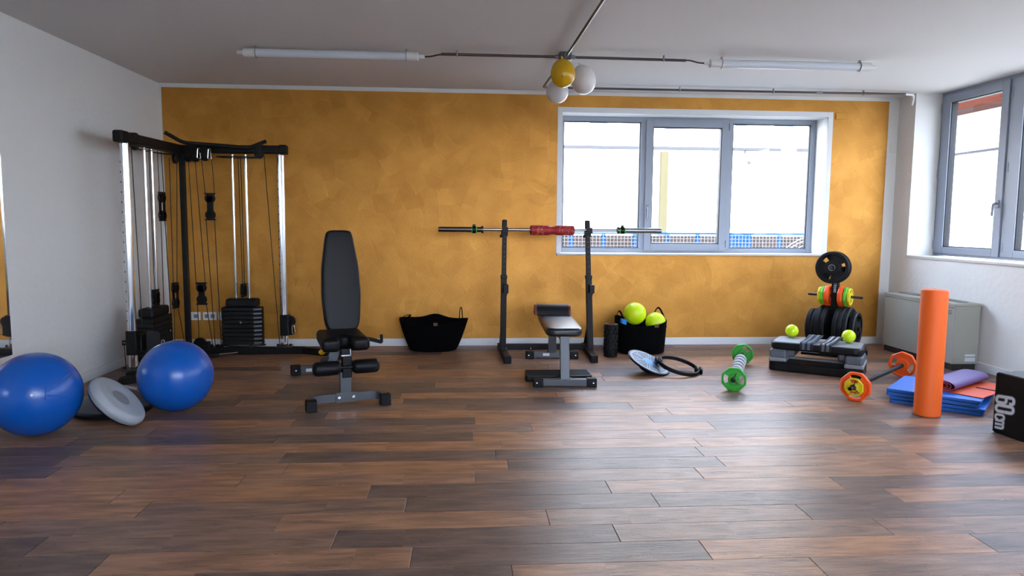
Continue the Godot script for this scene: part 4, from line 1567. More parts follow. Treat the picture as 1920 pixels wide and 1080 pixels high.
func weight_tree() -> void:
	var turn := -0.78
	var base := Vector3(3.86, 0, 0.60)
	var o := thing("weight_tree", "black weight tree post with printed white letters, loaded with plates", "weight rack", base, turn)
	var b := Mb.new()
	b.bar(Vector3(-0.28, 0.03, 0), Vector3(0.28, 0.03, 0), 0.05, 0.05, 0.004)
	b.bar(Vector3(0, 0.03, -0.18), Vector3(0, 0.03, 0.18), 0.05, 0.05, 0.004)
	part("base", b, M.black_steel, o)
	b = Mb.new()
	b.bar(Vector3(0, 0.05, 0), Vector3(0, 0.98, 0), 0.066, 0.06, 0.005, Vector3(0, 0, 1))
	part("post", b, M.black_steel, o)
	for q in [[Vector3(-0.26, 0.285, 0), Vector3(0.26, 0.285, 0)], [Vector3(-0.27, 0.617, 0), Vector3(0.27, 0.612, 0)], [Vector3(0, 0.915, 0), Vector3(0, 0.915, 0.20)]]:
		b = Mb.new()
		b.cyl(q[0], q[1], 0.0135 if q[0].y < 0.9 else 0.02, -1, 16, 0.002)
		part("peg", b, M.dark_steel, o)
	var tm := TextMesh.new()
	var fv := FontVariation.new()
	var sf := SystemFont.new()
	sf.font_names = PackedStringArray(["Droid Sans"])
	sf.font_weight = 700
	fv.base_font = sf
	tm.font = fv
	tm.text = "STORE"
	tm.font_size = 32
	tm.pixel_size = 0.0011
	tm.depth = 0.001
	var tx := MeshInstance3D.new()
	tx.name = "printed_letters"
	tx.mesh = tm
	tx.material_override = M.sticker
	o.add_child(tx, true)
	tx.transform = Transform3D(Basis(Vector3(0, -1, 0), Vector3(1, 0, 0), Vector3(0, 0, 1)), Vector3(0.002, 0.702, 0.0305))
	var to := o.transform
	# bumper plates: two on the front peg facing the room, the rest on the low pegs
	var at_plate := func(p: Node3D, c: Vector3, ax: Vector3, roll: float):
		p.transform = to * Transform3D(Mb.along(Vector3.ZERO, ax).basis * Basis(Vector3.UP, roll), c)
	var big := plate("bumper_plate", "black three-grip plate foremost at the top of the weight tree", "plates on the front peg", M.black_rubber, 0.165, 0.036, 3, 0.40, false, 0.55, 0.026)
	var ring := Mb.new()
	ring.pipe(Vector3(0, -0.0165, 0), Vector3(0, 0.0195, 0), 0.034, 0.027, 28, 0.001)
	part("hub_ring", ring, M.steel, big)
	at_plate.call(big, Vector3(0, 0.915, 0.15), Vector3(0, 0, 1), 0.0)
	var b2 := dup(big, "black three-grip plate behind the foremost one on the tree's top peg", Vector3.ZERO)
	at_plate.call(b2, Vector3(0, 0.915, 0.078), Vector3(0, 0, 1), 0.5)
	var col := {"orange": ["orange_plate", 0.110, 0.046, 0.068], "green": ["green_lime", 0.100, 0.030, 0.112], "yellow": ["yellow_plate", 0.092, 0.026, 0.144]}
	for s in [-1.0, 1.0]:
		for c in col:
			var d: Array = col[c]
			var p := plate("pump_plate", "%s octagonal plate on the %s hand middle peg of the weight tree" % [c, "left" if s < 0 else "right"], "coloured plates on the weight tree", M[d[0]], d[1], d[2], 2, 0.50, true, 0.3)
			at_plate.call(p, Vector3(s * d[3], 0.612, 0), Vector3(s, 0, 0), 0.0)
	var words := ["innermost", "second", "third", "outermost"]
	for s in [-1.0, 1.0]:
		var list := [[0.225, 0.052, 0.225], [0.107, 0.052, 0.225], [0.162, 0.05, 0.185], [0.215, 0.05, 0.18]]
		list[0] = [0.060, 0.042, 0.225]
		list[1] = [0.108, 0.042, 0.225]
		list[2] = [0.155, 0.042, 0.222 if s > 0 else 0.19]
		list[3] = [0.212, 0.05, 0.18]
		for i in 4:
			var q: Array = list[i]
			var p := plate("bumper_plate", "large black plate, %s on the %s hand low peg of the weight tree" % [words[i], "left" if s < 0 else "right"], "black plates on the low pegs", M.black_rubber, q[2], q[1], 3, 0.42, false, 0.4 + i * 0.8, 0.026)
			var rim := Mb.new()
			rim.torus(Transform3D(Basis(), Vector3(0, q[1] / 2 - 0.002, 0)), q[2] * 0.95, 0.0028, 40, 6)
			part("rim_bead", rim, M.grey_plastic, p)
			at_plate.call(p, Vector3(s * q[0], 0.285, 0), Vector3(s, 0, 0), 0.0)


# ---------------------------------------------------------------- balance board and ring

func balance_things() -> void:
	var c := Vector3(1.672, 0.093, 1.44)
	var o := thing("balance_board", "round grey balance board with blue centre tilted beside the black ring", "balance board", c)
	o.basis = Basis(Vector3.BACK, -0.38) * Basis(Vector3.RIGHT, 0.27)
	var b := Mb.new()
	b.lathe([[0, -0.012], [0.18, -0.012], [0.2, -0.006], [0.203, 0.003], [0.198, 0.009], [0.19, 0.007], [0, 0.007]], 56)
	part("edge", b, M.black_plastic, o)
	b = Mb.new()
	b.lathe([[0, 0.0065], [0.188, 0.0065], [0.188, 0.009], [0.186, 0.010], [0, 0.010]], 56)
	part("deck", b, M.board_grey, o)
	b = Mb.new()
	for i in 8:
		var a := TAU * i / 8 + 0.2
		var d := Vector3(cos(a), 0, sin(a))
		b.bar(d * 0.055 + Vector3(0, 0.010, 0), d * 0.165 + Vector3(0, 0.010, 0), 0.006, 0.003, 0.0)
		for k in 5:
			var r := 0.080 + k * 0.02
			var a0 := a + 0.10
			var a1 := a + TAU / 8 - 0.10
			var p0 := Vector3(cos(a0), 0, sin(a0)) * r + Vector3(0, 0.010, 0)
			var p1 := Vector3(cos(a1), 0, sin(a1)) * r + Vector3(0, 0.010, 0)
			b.bar(p0, p1, 0.0035 if k < 4 else 0.005, 0.0026, 0.0)
	part("tread_lines", b, M.ink, o).set_meta("kind", "stuff")
	b = Mb.new()
	b.lathe([[0, 0.009], [0.054, 0.009], [0.054, 0.0118], [0.05, 0.0125], [0, 0.0125]], 8)
	part("centre_pad", b, M.light_blue, o, 40.0, "light blue eight-sided centre")
	b = Mb.new()
	b.lathe([[0, -0.088], [0.03, -0.085], [0.06, -0.072], [0.085, -0.05], [0.1, -0.012], [0, -0.012]], 32)
	part("rocker", b, M.black_plastic, o)

	o = thing("pilates_ring", "black pilates ring with two oval grips leaning on the balance board", "exercise ring", Vector3(1.945, 0.066, 1.46))
	o.basis = Basis(Vector3.BACK, -0.20) * Basis(Vector3.RIGHT, 0.20)
	b = Mb.new()
	var pr := [[0.176, -0.016], [0.186, -0.018], [0.192, -0.012], [0.192, 0.012], [0.186, 0.018], [0.176, 0.016]]
	b.lathe(pr, 56, Transform3D(), true)
	part("hoop", b, M.black_rubber, o, 50.0)
	for s in [[PI * 0.97, 1], [-0.08, 1]]:
		var d := Vector3(cos(s[0]), 0, -sin(s[0]))
		var side := Vector3(0, 1, 0).cross(d)
		for q in [[0.168, 0.026], [0.206, 0.028]]:
			b = Mb.new()
			b.ball(Vector3.ZERO, Vector3(q[1] * 0.55, 0.034, 0.062), 24, Transform3D(Basis(d, Vector3.UP, d.cross(Vector3.UP)), d * q[0]))
			part("grip", b, M.black_plastic, o)


# ---------------------------------------------------------------- step platform, straps, small balls

func stepper() -> void:
	var turn := -0.611
	var to := Transform3D(Basis(Vector3.UP, turn), Vector3(3.275, 0, 1.41))
	var L := 0.78
	var D := 0.40
	var o := thing("low_step", "low black step platform lying on the floor under the grey one", "step platform", to.origin, turn)
	var b := Mb.new()
	b.cushion(round_poly([[-L / 2 - 0.01, -D / 2 - 0.01], [L / 2 + 0.01, -D / 2 - 0.01], [L / 2 + 0.01, D / 2 + 0.01], [-L / 2 - 0.01, D / 2 + 0.01]], 0.07), 0.080, 0.01, Transform3D(Basis(Vector3.RIGHT, -PI / 2), Vector3(0, 0.041, 0)), 2)
	part("body", b, M.black_plastic, o)
	b = Mb.new()
	b.rbox(Vector3(0.11, 0.056, 0.008), Vector3(-0.28, 0.038, D / 2 + 0.009), 0.004)
	part("side_panel", b, M.black_rubber, o)
	o = thing("step_platform", "grey and black step platform with two lime balls on top", "step platform", to.origin, turn)
	for s in [-1.0, 1.0]:
		b = Mb.new()
		b.rbox(Vector3(0.15, 0.092, D - 0.02), Vector3(s * (L / 2 - 0.07), 0.155, 0), 0.025, 3)
		var ris := part("riser", b, M.grey_plastic, o)
		b = Mb.new()
		b.rbox(Vector3(0.156, 0.04, D - 0.012), Vector3(s * (L / 2 - 0.07), 0.1025, 0), 0.014, 3)
		part("riser_base", b, M.grey_light, ris)
		b = Mb.new()
		b.rbox(Vector3(0.08, 0.07, D - 0.12), Vector3(s * (L / 2 - 0.17), 0.165, 0), 0.02, 3)
		part("inner_block", b, M.deck_grey, o)
	b = Mb.new()
	b.rbox(Vector3(L - 0.2, 0.022, 0.03), Vector3(0, 0.096, -0.02), 0.006, 2)
	part("tie_bar", b, M.grey_light, o)
	b = Mb.new()
	b.rbox(Vector3(L - 0.34, 0.026, 0.03), Vector3(0.05, 0.125, -D / 2 + 0.03), 0.006, 2)
	part("back_rail", b, M.black_plastic, o)
	b = Mb.new()
	b.cushion(round_poly([[-L / 2, -D / 2], [L / 2, -D / 2], [L / 2, D / 2], [-L / 2, D / 2]], 0.08), 0.068, 0.02, Transform3D(Basis(Vector3.RIGHT, -PI / 2), Vector3(0, 0.2335, 0)), 3)
	b.rbox(Vector3(0.20, 0.03, D - 0.10), Vector3(0.12, 0.19, -0.02), 0.012, 2)
	part("deck", b, M.black_plastic, o)
	b = Mb.new()
	b.cushion(round_poly([[-L / 2 + 0.02, -D / 2 + 0.02], [L / 2 - 0.02, -D / 2 + 0.02], [L / 2 - 0.02, D / 2 - 0.02], [-L / 2 + 0.02, D / 2 - 0.02]], 0.07), 0.006, 0.002, Transform3D(Basis(Vector3.RIGHT, -PI / 2), Vector3(0, 0.268, 0)), 1)
	part("tread", b, M.tread_grey, o)
	b = Mb.new()
	b.rbox(Vector3(0.02, 0.045, 0.05), Vector3(L / 2 + 0.005, 0.195, -0.10), 0.006, 2)
	part("latch", b, M.black_plastic, o)
	# straps hung over the front edge
	for q in [[-0.075, 0.30, "black and light grey banded strap draped over the step's middle", "band_blue_grey", 0.022], [0.085, 0.38, "dark banded strap folded over the step beside the right lime ball", "deck_grey", 0.019]]:
		var o2 := thing("ankle_strap", q[2], "strap", to * Vector3(q[0], 0.272, 0.12), turn, "straps on the step")
		for i in 5:
			b = Mb.new()
			var x: float = (i - 2) * q[4]
			var pts := []
			for v in [[-0.20, 0.034, 0.15], [-0.16, 0.052, 0.17], [-0.10, 0.026, 0.11], [-0.03, 0.008, 0.05], [0.04, 0.007, 0.01], [0.074, 0.005, 0.0], [0.090, -0.014, 0.0], [0.091, -0.058, 0.0]]:
				pts.append(Vector3(x * (1.0 + v[2]) + v[2] * q[1], v[1] + 0.0035 + 0.003 * (i % 2), v[0] + 0.004 * (i % 2)))
			var hw: float = q[4] * 0.52
			b.sweep(Mb.fillet(pts, 0.03, 3), poly([[-hw, -0.004], [hw, -0.004], [hw, 0.004], [-hw, 0.004]]), Vector3.UP, false)
			part("band", b, M[q[3]] if i % 2 == 1 else M.band_dark, o2)
	for q in [[Vector3(3.155, 0.331, 1.128), "small lime ball on the left end of the grey step"], [Vector3(3.533, 0.331, 1.462), "small lime ball on the right end of the grey step"]]:
		b = Mb.new()
		b.ball(Vector3.ZERO, Vector3.ONE * 0.060, 36)
		var s := part(numbered("toning_ball"), b, M.lime, self, 60.0)
		s.position = q[0]
		tag(s, q[1], "ball", "lime balls on the step")


func radiator() -> void:
	var o := thing("fan_heater", "long pale grey floor standing radiator cabinet along the right wall", "radiator", Vector3(4.66, 0, 0.90))
	var z0 := 0.37; var z1 := 1.46
	var b := wb(o)
	b.rbox(Vector3(0.23, 0.062, z1 - z0 - 0.03), Vector3(4.672, 0.032, (z0 + z1) / 2), 0.003)
	part("plinth", b, M.radiator_shade, o)
	b = wb(o)
	b.rbox(Vector3(0.252, 0.545, z1 - z0), Vector3(4.672, 0.335, (z0 + z1) / 2), 0.006, 2)
	part("cabinet", b, M.radiator_metal, o)
	b = wb(o)
	b.rbox(Vector3(0.264, 0.026, z1 - z0 + 0.01), Vector3(4.672, 0.6195, (z0 + z1) / 2), 0.006, 2)
	var lid := part("lid", b, M.radiator_metal, o)
	b = wb(o)
	b.rbox(Vector3(0.10, 0.006, z1 - z0 - 0.18), Vector3(4.69, 0.631, (z0 + z1) / 2), 0.0)
	part("outlet", b, M.radiator_shade, lid)
	for i in 34:
		b = wb(o)
		b.rbox(Vector3(0.10, 0.008, 0.006), Vector3(4.69, 0.635, z0 + 0.11 + i * 0.0267), 0.0)
		part("grille_bar", b, M.radiator_metal, lid)
	for y in [0.560, 0.545, 0.530]:
		b = wb(o)
		b.rbox(Vector3(0.004, 0.004, 0.18), Vector3(4.546, y, 1.33), 0.0)
		part("vent_slot", b, M.radiator_shade, o)
	b = wb(o)
	b.rbox(Vector3(0.004, 0.004, z1 - z0 - 0.02), Vector3(4.5455, 0.588, (z0 + z1) / 2), 0.0)
	part("seam", b, M.radiator_shade, o)
	for q in [[0.145, 0.02], [0.105, 0.035]]:
		b = wb(o)
		b.rbox(Vector3(0.10, q[1], 0.002), Vector3(4.72, q[0], z1 + 0.001), 0.0)
		part("label_plate", b, M.sticker, o)


func mats() -> void:
	# two folded blue mats, one on the other; turned 45 degrees to the wall
	var turn := -0.757
	var c := Vector3(3.665, 0, 2.53)
	var dirs := [[0, "folded blue gym mat at the bottom of the pair on the floor", 0.0, 0.012], [1, "folded blue gym mat on top, under the purple mat", 0.056, -0.006]]
	for q in dirs:
		var o := thing("gym_mat", q[1], "mat", c + Vector3(q[3], q[2], q[3]), turn, "folded blue mats")
		for k in 2:
			var b := Mb.new()
			b.cushion(round_poly([[-0.30, -0.305], [0.30 + 0.012 * k, -0.305], [0.30 + 0.012 * k, 0.300 + 0.01 * (1 - k)], [-0.30 + 0.015 * k, 0.300 + 0.01 * (1 - k)]], 0.02, 3), 0.0265, 0.009 if k == 1 else 0.005, Transform3D(Basis(Vector3.RIGHT, -PI / 2), Vector3(0, 0.0138 + k * 0.027, 0)), 2)
			part("layer", b, M.mat_blue, o)
	# yoga mat: orange inside, purple outside, rolled flat at one end
	var o := thing("yoga_mat", "purple yoga mat with orange inside, rolled flat on the blue mats", "yoga mat", Vector3(3.833, 0.1115, 2.48), -1.012)
	# local x runs back to front-right along the flap, local z towards the room
	var th := 0.006
	var w := 0.61
	# flap lying flat, then wound into a flattened spiral; drawn in the x/y plane and swept along z
	var spiral := PackedVector2Array()
	spiral.append(Vector2(0.30, th * 0.5))
	var cx := 0.01
	for i in 76:
		var a := -PI / 2 - TAU * i / 24.0
		var g := 1.0 - 0.0085 * i
		spiral.append(Vector2(cx + 0.125 * g * signf(cos(a)) * pow(absf(cos(a)), 0.75), 0.0455 + (0.0425) * g * sin(a)))
	var rows_o := []
	for i in spiral.size():
		var a := spiral[maxi(i - 1, 0)]
		var b2 := spiral[mini(i + 1, spiral.size() - 1)]
		var tg := (b2 - a).normalized()
		var nn := Vector2(-tg.y, tg.x)
		var ins := spiral[i] - nn * th * 0.45
		var out := spiral[i] + nn * th * 0.45
		var mid := spiral[i]
		rows_o.append([ins, mid, out])
	for layer in 2:
		var b := Mb.new()
		var rows := []
		for r in rows_o:
			var p0: Vector2 = r[layer]
			var p1: Vector2 = r[layer + 1]
			rows.append(PackedVector3Array([Vector3(p0.x, p0.y, -w / 2), Vector3(p1.x, p1.y, -w / 2), Vector3(p1.x, p1.y, w / 2), Vector3(p0.x, p0.y, w / 2)]))
		b.t = Transform3D(Basis(Vector3.UP, 0.0), Vector3.ZERO)
		b.grid(rows)
		part("inner_face" if layer == 0 else "outer_face", b, M.mat_orange if layer == 0 else M.mat_purple, o, 50.0, "orange inner face" if layer == 0 else "purple outer face")
	var s := Mb.new()
	s.rbox(Vector3(0.16, 0.004, 0.024), Vector3(0.215, th + 0.002, -0.02), 0.001)
	part("strap", s, M.black_rubber, o)
	# tall roller
	var r := thing("foam_roller", "tall orange foam roller standing upright on the floor", "foam roller", Vector3(3.318, 0, 2.90))
	s = Mb.new()
	s.lathe([[0, 0], [0.080, 0], [0.0865, 0.007], [0.0865, 0.897], [0.080, 0.904], [0.014, 0.904], [0.014, 0.86], [0, 0.86]], 56)
	part("foam", s, M.orange_foam, r)


func jump_box() -> void:
	var o := thing("plyo_box", "black soft jump box lettered 60 cm at the right edge", "jump box", Vector3(3.483, 0, 3.315), 0.12)
	var b := Mb.new()
	b.rbox(Vector3(0.50, 0.403, 0.60), Vector3(0.25, 0.2025, 0.30), 0.012, 3)
	part("body", b, M.vinyl, o)
	b = Mb.new()
	for q in [[Vector3(0.002, 0.395, 0.0), Vector3(0.002, 0.395, 0.6)], [Vector3(0.002, 0.012, 0.0), Vector3(0.002, 0.012, 0.6)]]:
		b.cyl(q[0] + Vector3(0, 0, 0.01), q[1] - Vector3(0, 0, 0.01), 0.003, -1, 6)
	b.cyl(Vector3(0.002, 0.01, 0.004), Vector3(0.002, 0.395, 0.004), 0.003, -1, 6)
	part("piping", b, M.black_rubber, o)
	# stroked lettering, printed on the side that faces left; it reads downwards
	var glyphs := {
		"6": [[[0.42, 0.74], [0.42, 1.0], [0, 1.0], [0, 0.0], [0.42, 0.0], [0.42, 0.56], [0.03, 0.56]]],
		"0": [[[0.42, 0.5], [0.42, 1.0], [0, 1.0], [0, 0.0], [0.42, 0.0], [0.42, 0.48]]],
		"c": [[[0.38, 0.40], [0.38, 0.60], [0, 0.60], [0, 0], [0.38, 0], [0.38, 0.20]]],
		"m": [[[0, 0], [0, 0.62]], [[0, 0.42], [0, 0.58], [0.3, 0.58], [0.3, 0]], [[0.3, 0.42], [0.3, 0.58], [0.6, 0.58], [0.6, 0]]]}
	for q in [["6", 0.253, 0.125], ["0", 0.195, 0.125], ["c", 0.131, 0.105], ["m", 0.092, 0.105]]:
		for pass_ in 2:
			b = Mb.new()
			var k: float = q[2]
			var hw: float = (0.115 if pass_ == 0 else 0.075) * k * (1.0 if k > 0.11 else 0.9)
			for st in glyphs[q[0]]:
				var pts := []
				for v in st:
					pts.append(Vector3(-0.0005 - 0.0005 * pass_, q[1] - 0.036 - v[0] * k * 0.78 + 0.036 + (v[1] - 0.5) * 0.10 * -k * -1.0, 0.018 + v[1] * k))
				b.sweep(Mb.fillet(pts, 0.18 * k, 6), poly([[-hw, -0.0004], [hw, -0.0004], [hw, 0.0004], [-hw, 0.0004]]), Vector3(-1, 0, 0), false, false)
			part("lettering" if pass_ == 1 else "lettering_outline", b, M.sticker if pass_ == 1 else M.deck_grey, o)


func left_group() -> void:
	# two big balls
	var b: Mb
	for q in [[Vector3(-2.682, 0.2601, 3.101), 0.26, "big blue exercise ball at the left edge of the photo, with white plug", 0], [Vector3(-2.046, 0.2501, 2.553), 0.25, "big glossy blue exercise ball before the cable machine", 1]]:
		var o := thing("gym_ball", q[2], "exercise ball", q[0], 0, "big blue balls")
		b = Mb.new()
		b.ball(Vector3.ZERO, Vector3.ONE * q[1], 72)
		var body := part("body", b, M.blue_ball, o, 60.0)
		var r: float = q[1]
		if q[3] == 0:
			var f := Vector3(0.50, 0.206, 0.84).normalized()
			var rt := Vector3.UP.cross(f).normalized()
			var up := f.cross(rt)
			var d := (f - rt * 0.08 - up * 0.02).normalized()
			b = Mb.new()
			b.cyl(d * (r - 0.004), d * (r + 0.003), 0.008, -1, 16, 0.001)
			part("valve_plug", b, M.white_plastic, body, 40.0, "white valve plug")
			# moulded ridges fanning out beside the plug
			for k in [[0.22, 0.04, 0.72, 0.42], [0.22, -0.06, 0.62, -0.16], [0.20, 0.14, 0.17, -0.16], [0.24, 0.02, 0.74, 0.34]]:
				b = Mb.new()
				var pts := PackedVector3Array()
				for i in 9:
					var x := lerpf(k[0], k[2], i / 8.0)
					var y := lerpf(k[1], k[3], i / 8.0)
					pts.append((f * sqrt(1.0 - x * x - y * y) + rt * x + up * y).normalized() * (r + 0.0003))
				b.tube(pts, 0.0028, 6)
				part("moulded_ridge", b, M.blue_ball, body)
	# domed trainer behind the disc
	var o := thing("balance_dome", "dark grey balance dome with black base behind the pale disc", "balance trainer", Vector3(-2.475, 0, 2.575))
	b = Mb.new()
	b.lathe([[0, 0], [0.235, 0], [0.255, 0.012], [0.255, 0.034], [0.24, 0.046], [0, 0.046]], 48)
	part("base", b, M.black_plastic, o)
	b = Mb.new()
	b.lathe([[0.236, 0.044], [0.225, 0.072], [0.19, 0.104], [0.14, 0.13], [0.08, 0.146], [0.03, 0.150], [0, 0.150]], 48)
	part("dome", b, M.deck_grey, o)
	b = Mb.new()
	b.tube(Mb.fillet([Vector3(-0.12, 0.142, -0.05), Vector3(-0.02, 0.165, -0.07), Vector3(0.06, 0.168, -0.05), Vector3(0.13, 0.142, -0.08)], 0.05, 5), 0.011, 8)
	part("strap", b, M.band_grey, o)
	# inflated disc leaning on the left ball
	o = thing("balance_disc", "pale grey inflated balance disc leaning between the two blue balls", "balance cushion", Vector3(-2.275, 0.165, 2.925))
	o.basis = Basis(Vector3.BACK, -0.80) * Basis(Vector3.RIGHT, -0.10)
	b = Mb.new()
	b.lathe([[0, -0.044], [0.15, -0.046], [0.178, -0.042], [0.196, -0.030], [0.204, -0.008], [0.204, 0.004], [0.196, 0.024], [0.178, 0.036], [0.160, 0.038], [0.155, 0.0345], [0.150, 0.0375], [0.13, 0.0375], [0.10, 0.036], [0.072, 0.034], [0.068, 0.031], [0, 0.031]], 56)
	part("body", b, M.disc_grey, o, 50.0)
	for k in 6:
		b = Mb.new()
		b.torus(Transform3D(Basis(), Vector3(0, 0.0365, 0)), 0.085 + k * 0.011, 0.0025, 56, 8, 0.7)
		part("ring_ridge", b, M.disc_grey, o, 60.0)
	b = Mb.new()
	b.lathe([[0, 0.030], [0.064, 0.030], [0.064, 0.0325], [0.06, 0.0335], [0, 0.0335]], 40)
	part("centre_plate", b, M.grey_light, o)
	b = Mb.new()
	b.lathe([[0, -0.056], [0.12, -0.054], [0.176, -0.050], [0.182, -0.044], [0.17, -0.042], [0, -0.042]], 56)
	part("underside", b, M.black_rubber, o, 50.0)
	# mirror on the left wall
	o = thing("wall_mirror", "tall frameless mirror on the left wall at the photo's left edge", "mirror", Vector3(XL, 0.41, 3.25))
	b = wb(o)
	b.rbox(Vector3(0.006, 1.9, 1.40), Vector3(XL + 0.006, 1.36, 3.265), 0.0015)
	part("glass", b, M.mirror_silver, o)
	b = wb(o)
	b.rbox(Vector3(0.004, 1.905, 1.405), Vector3(XL + 0.002, 1.36, 3.265), 0.0)
	part("backing", b, M.ink, o)


func balloons() -> void:
	var hub := Vector3(0.83, 2.69, 1.69)
	for q in [[Vector3(0.785, 2.543, 1.92), 0.098, 0.112, "balloon_yellow", "golden yellow balloon hanging under the ceiling pipe box", 0.1], [Vector3(0.808, 2.492, 1.42), 0.097, 0.102, "balloon_white", "white balloon hanging lowest, below the yellow one", -0.1], [Vector3(0.985, 2.538, 1.71), 0.104, 0.120, "balloon_white", "white balloon hanging to the right of the yellow one", 0.25]]:
		var o := thing("balloon", q[4], "balloon", q[0], 0, "white balloons" if q[3] == "balloon_white" else "")
		var b := Mb.new()
		var pr := []
		for i in 25:
			var a := PI * i / 24 - PI / 2
			pr.append([q[1] * cos(a) * (1.0 - 0.06 * sin(a)) if i > 0 and i < 24 else 0.0, q[2] * sin(a)])
		b.lathe(pr, 40, Transform3D(Basis(Vector3.BACK, q[5]), Vector3.ZERO))
		part("skin", b, M[q[3]], o, 60.0)
		b = Mb.new()
		var top := Basis(Vector3.BACK, q[5]) * Vector3(0, q[2], 0)
		b.cyl(top - Vector3(0, 0.003, 0), top + Vector3(0, 0.016, 0), 0.005, 0.010, 10)
		part("knot", b, M[q[3]], o)
		b = Mb.new()
		b.tube(PackedVector3Array([top + Vector3(0, 0.012, 0), hub - q[0]]), 0.0012, 5)
		part("string", b, M.white_plastic, o)
		if q[3] == "balloon_yellow":
			b = Mb.new()
			var d := Vector3(-0.18, -0.38, 0.9).normalized() * Vector3(q[1], q[2], q[1])
			b.ball(d, Vector3.ONE * 0.005, 10)
			part("nipple", b, M.ink, o)


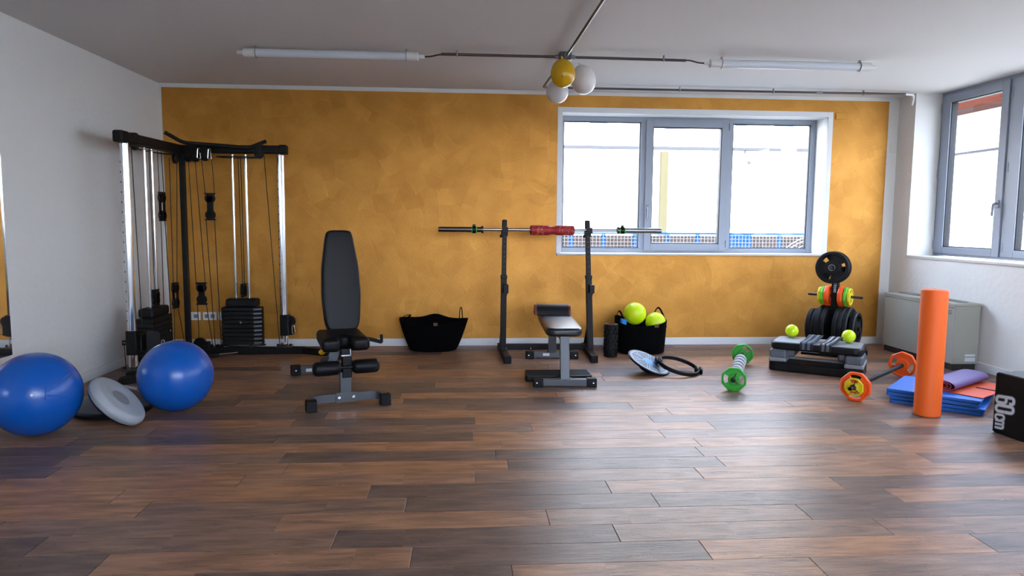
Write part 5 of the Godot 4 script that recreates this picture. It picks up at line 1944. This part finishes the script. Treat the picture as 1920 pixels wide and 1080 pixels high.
func ceiling_fittings() -> void:
	var y := TOP - 0.034
	var o := thing("junction_box", "grey square electrical box where the ceiling pipes meet", "electrical box", Vector3(0.832, TOP, 1.69))
	var b := wb(o)
	b.rbox(Vector3(0.10, 0.058, 0.10), Vector3(0.832, TOP - 0.030, 1.69), 0.006, 2)
	part("body", b, M.grey_frame, o)
	b = wb(o)
	b.rbox(Vector3(0.085, 0.006, 0.085), Vector3(0.832, TOP - 0.061, 1.69), 0.002)
	part("cover", b, M.grey_plastic, o)
	for d in [Vector3(1, 0, 0), Vector3(-1, 0, 0), Vector3(0, 0, 1), Vector3(0, 0, -1)]:
		b = wb(o)
		b.cyl(Vector3(0.832, y, 1.69) + d * 0.05, Vector3(0.832, y, 1.69) + d * 0.085, 0.016, -1, 14, 0.003)
		part("gland", b, M.grey_light, o)
	var runs := [
		["ceiling pipe running left from the junction box", [Vector3(0.745, y, 1.69), Vector3(-0.19, y, 1.69)], [-0.06]],
		["ceiling pipe running right from the junction box to the tube lamp", [Vector3(0.92, y, 1.69), Vector3(1.86, y, 1.67)], [1.665]],
		["ceiling pipe running towards the camera from the junction box", [Vector3(0.84, y, 1.78), Vector3(0.88, y, 6.0)], []],
		["ceiling pipe bending along the top of the gold wall above the window", [Vector3(0.828, y, 1.60), Vector3(0.80, y, 0.36), Vector3(4.62, y, 0.40)], [2.212, 3.203, 4.173]]]
	for q in runs:
		o = thing("conduit_pipe", q[0], "pipe", q[1][0])
		b = wb(o)
		b.tube(Mb.fillet(q[1], 0.06, 6), 0.0115, 10)
		part("tube", b, M.dark_steel, o)
		for x in q[2]:
			b = wb(o)
			var zz: float = 1.69 if q[1].size() == 2 else 0.38
			b.torus(Transform3D(Basis(Vector3.BACK, PI / 2), Vector3(x, y, zz)), 0.015, 0.005, 16, 6)
			b.rbox(Vector3(0.016, 0.034, 0.016), Vector3(x, TOP - 0.018, zz), 0.003)
			part("clip", b, M.steel, o)
	o = thing("pipe_coupling", "pale coupling joining the pipe above the window's right pane", "pipe fitting", Vector3(3.69, y, 0.39))
	b = wb(o)
	b.cyl(Vector3(3.655, y, 0.39), Vector3(3.725, y, 0.39), 0.015, -1, 14, 0.003)
	part("sleeve", b, M.grey_light, o)
	o = thing("cable_cover", "white cable cover at the pipe's end in the right corner", "cable cover", Vector3(4.70, TOP - 0.03, 0.36))
	b = wb(o)
	b.tube(Mb.fillet([Vector3(4.62, y, 0.40), Vector3(4.72, y, 0.39), Vector3(4.80, y - 0.08, 0.25)], 0.05, 6), 0.013, 10)
	part("hose", b, M.white_plastic, o)
	# switched-off tube lamps
	for q in [[2.05, 3.50, "switched off white tube lamp on the ceiling above the window", -1.0], [-1.80, -0.355, "switched off white tube lamp on the ceiling at the photo's top left", 1.0]]:
		var z := 1.665
		var yy := TOP - 0.052
		o = thing("tube_lamp", q[2], "lamp", Vector3((q[0] + q[1]) / 2, TOP, z), 0, "ceiling tube lamps")
		b = wb(o)
		b.cyl(Vector3(q[0] + 0.09, yy, z), Vector3(q[1] - 0.09, yy, z), 0.034, -1, 24)
		part("diffuser", b, M.tube_white, o)
		for e in [[q[0], 1.0], [q[1], -1.0]]:
			b = wb(o)
			b.cyl(Vector3(e[0] + e[1] * 0.02, yy, z), Vector3(e[0] + e[1] * 0.12, yy, z), 0.0365, -1, 24, 0.004)
			b.cyl(Vector3(e[0] - e[1] * 0.03, yy, z), Vector3(e[0] + e[1] * 0.02, yy, z), 0.016, 0.018, 14, 0.002)
			var cap := part("end_cap", b, M.white_plastic, o)
			b = wb(o)
			b.torus(Transform3D(Basis(Vector3.BACK, PI / 2), Vector3(e[0] + e[1] * 0.12, yy, z)), 0.039, 0.004, 24, 6)
			b.rbox(Vector3(0.012, 0.02, 0.03), Vector3(e[0] + e[1] * 0.12, TOP - 0.009, z), 0.002)
			part("bracket", b, M.steel, cap)
		b = wb(o)
		var ex: float = q[0] - 0.02 if q[3] < 0 else q[1] + 0.02
		b.tube(Mb.fillet([Vector3(ex, yy, z), Vector3(ex + q[3] * 0.06, yy + 0.002, z), Vector3(ex + q[3] * 0.13, y, z + 0.01), Vector3(ex + q[3] * 0.17, y, z + 0.01)], 0.03, 4), 0.006, 8)
		part("lead", b, M.cable_black, o)


func wall_fittings() -> void:
	for q in [[-2.899, -2.801, "narrow white socket plate, leftmost of the row behind the cable machine", 1], [-2.776, -2.635, "white double socket plate in the middle of the row", 2], [-2.615, -2.45, "white socket plate half hidden behind the weight stack", 2]]:
		var o := thing("socket_plate", q[2], "socket", Vector3((q[0] + q[1]) / 2, 0.332, 0.003), 0, "wall sockets")
		var b := Mb.new()
		b.rbox(Vector3(q[1] - q[0], 0.086, 0.010), Vector3(0, 0, 0.005), 0.003, 2)
		part("plate", b, M.white_gloss, o)
		for k in q[3]:
			var x: float = (k - (q[3] - 1) / 2.0) * 0.062
			b = Mb.new()
			b.lathe([[0.019, 0.0], [0.022, 0.0], [0.022, 0.002], [0.019, 0.002]], 24, Transform3D(Basis(Vector3.RIGHT, PI / 2), Vector3(x, 0, 0.0098)), true)
			b.rbox(Vector3(0.04, 0.04, 0.001), Vector3(x, 0, 0.0102), 0.0)
			var s := part("socket", b, M.grey_light, o)
			b = Mb.new()
			for d in [-0.0095, 0.0, 0.0095]:
				b.cyl(Vector3(x + d, 0, 0.0105), Vector3(x + d, 0, 0.0112), 0.0028, -1, 10)
			part("pin_holes", b, M.ink, s)
	var o := thing("cover_plate", "blank cover plate painted gold at the window's upper right corner", "cover plate", Vector3(4.156, 2.545, 0.003))
	var b := Mb.new()
	b.rbox(Vector3(0.134, 0.07, 0.012), Vector3(0, 0, 0.006), 0.003, 2)
	part("plate", b, mat("gold_plate", Color(0.75, 0.53, 0.19), 0.5, 0.5), o)
	o = thing("blank_plate", "small white blank plate on the white strip in the right corner", "cover plate", Vector3(4.77, 2.21, 0))
	b = Mb.new()
	b.rbox(Vector3(0.072, 0.10, 0.008), Vector3(0, 0, 0.004), 0.002, 2)
	part("plate", b, M.white_paint, o)
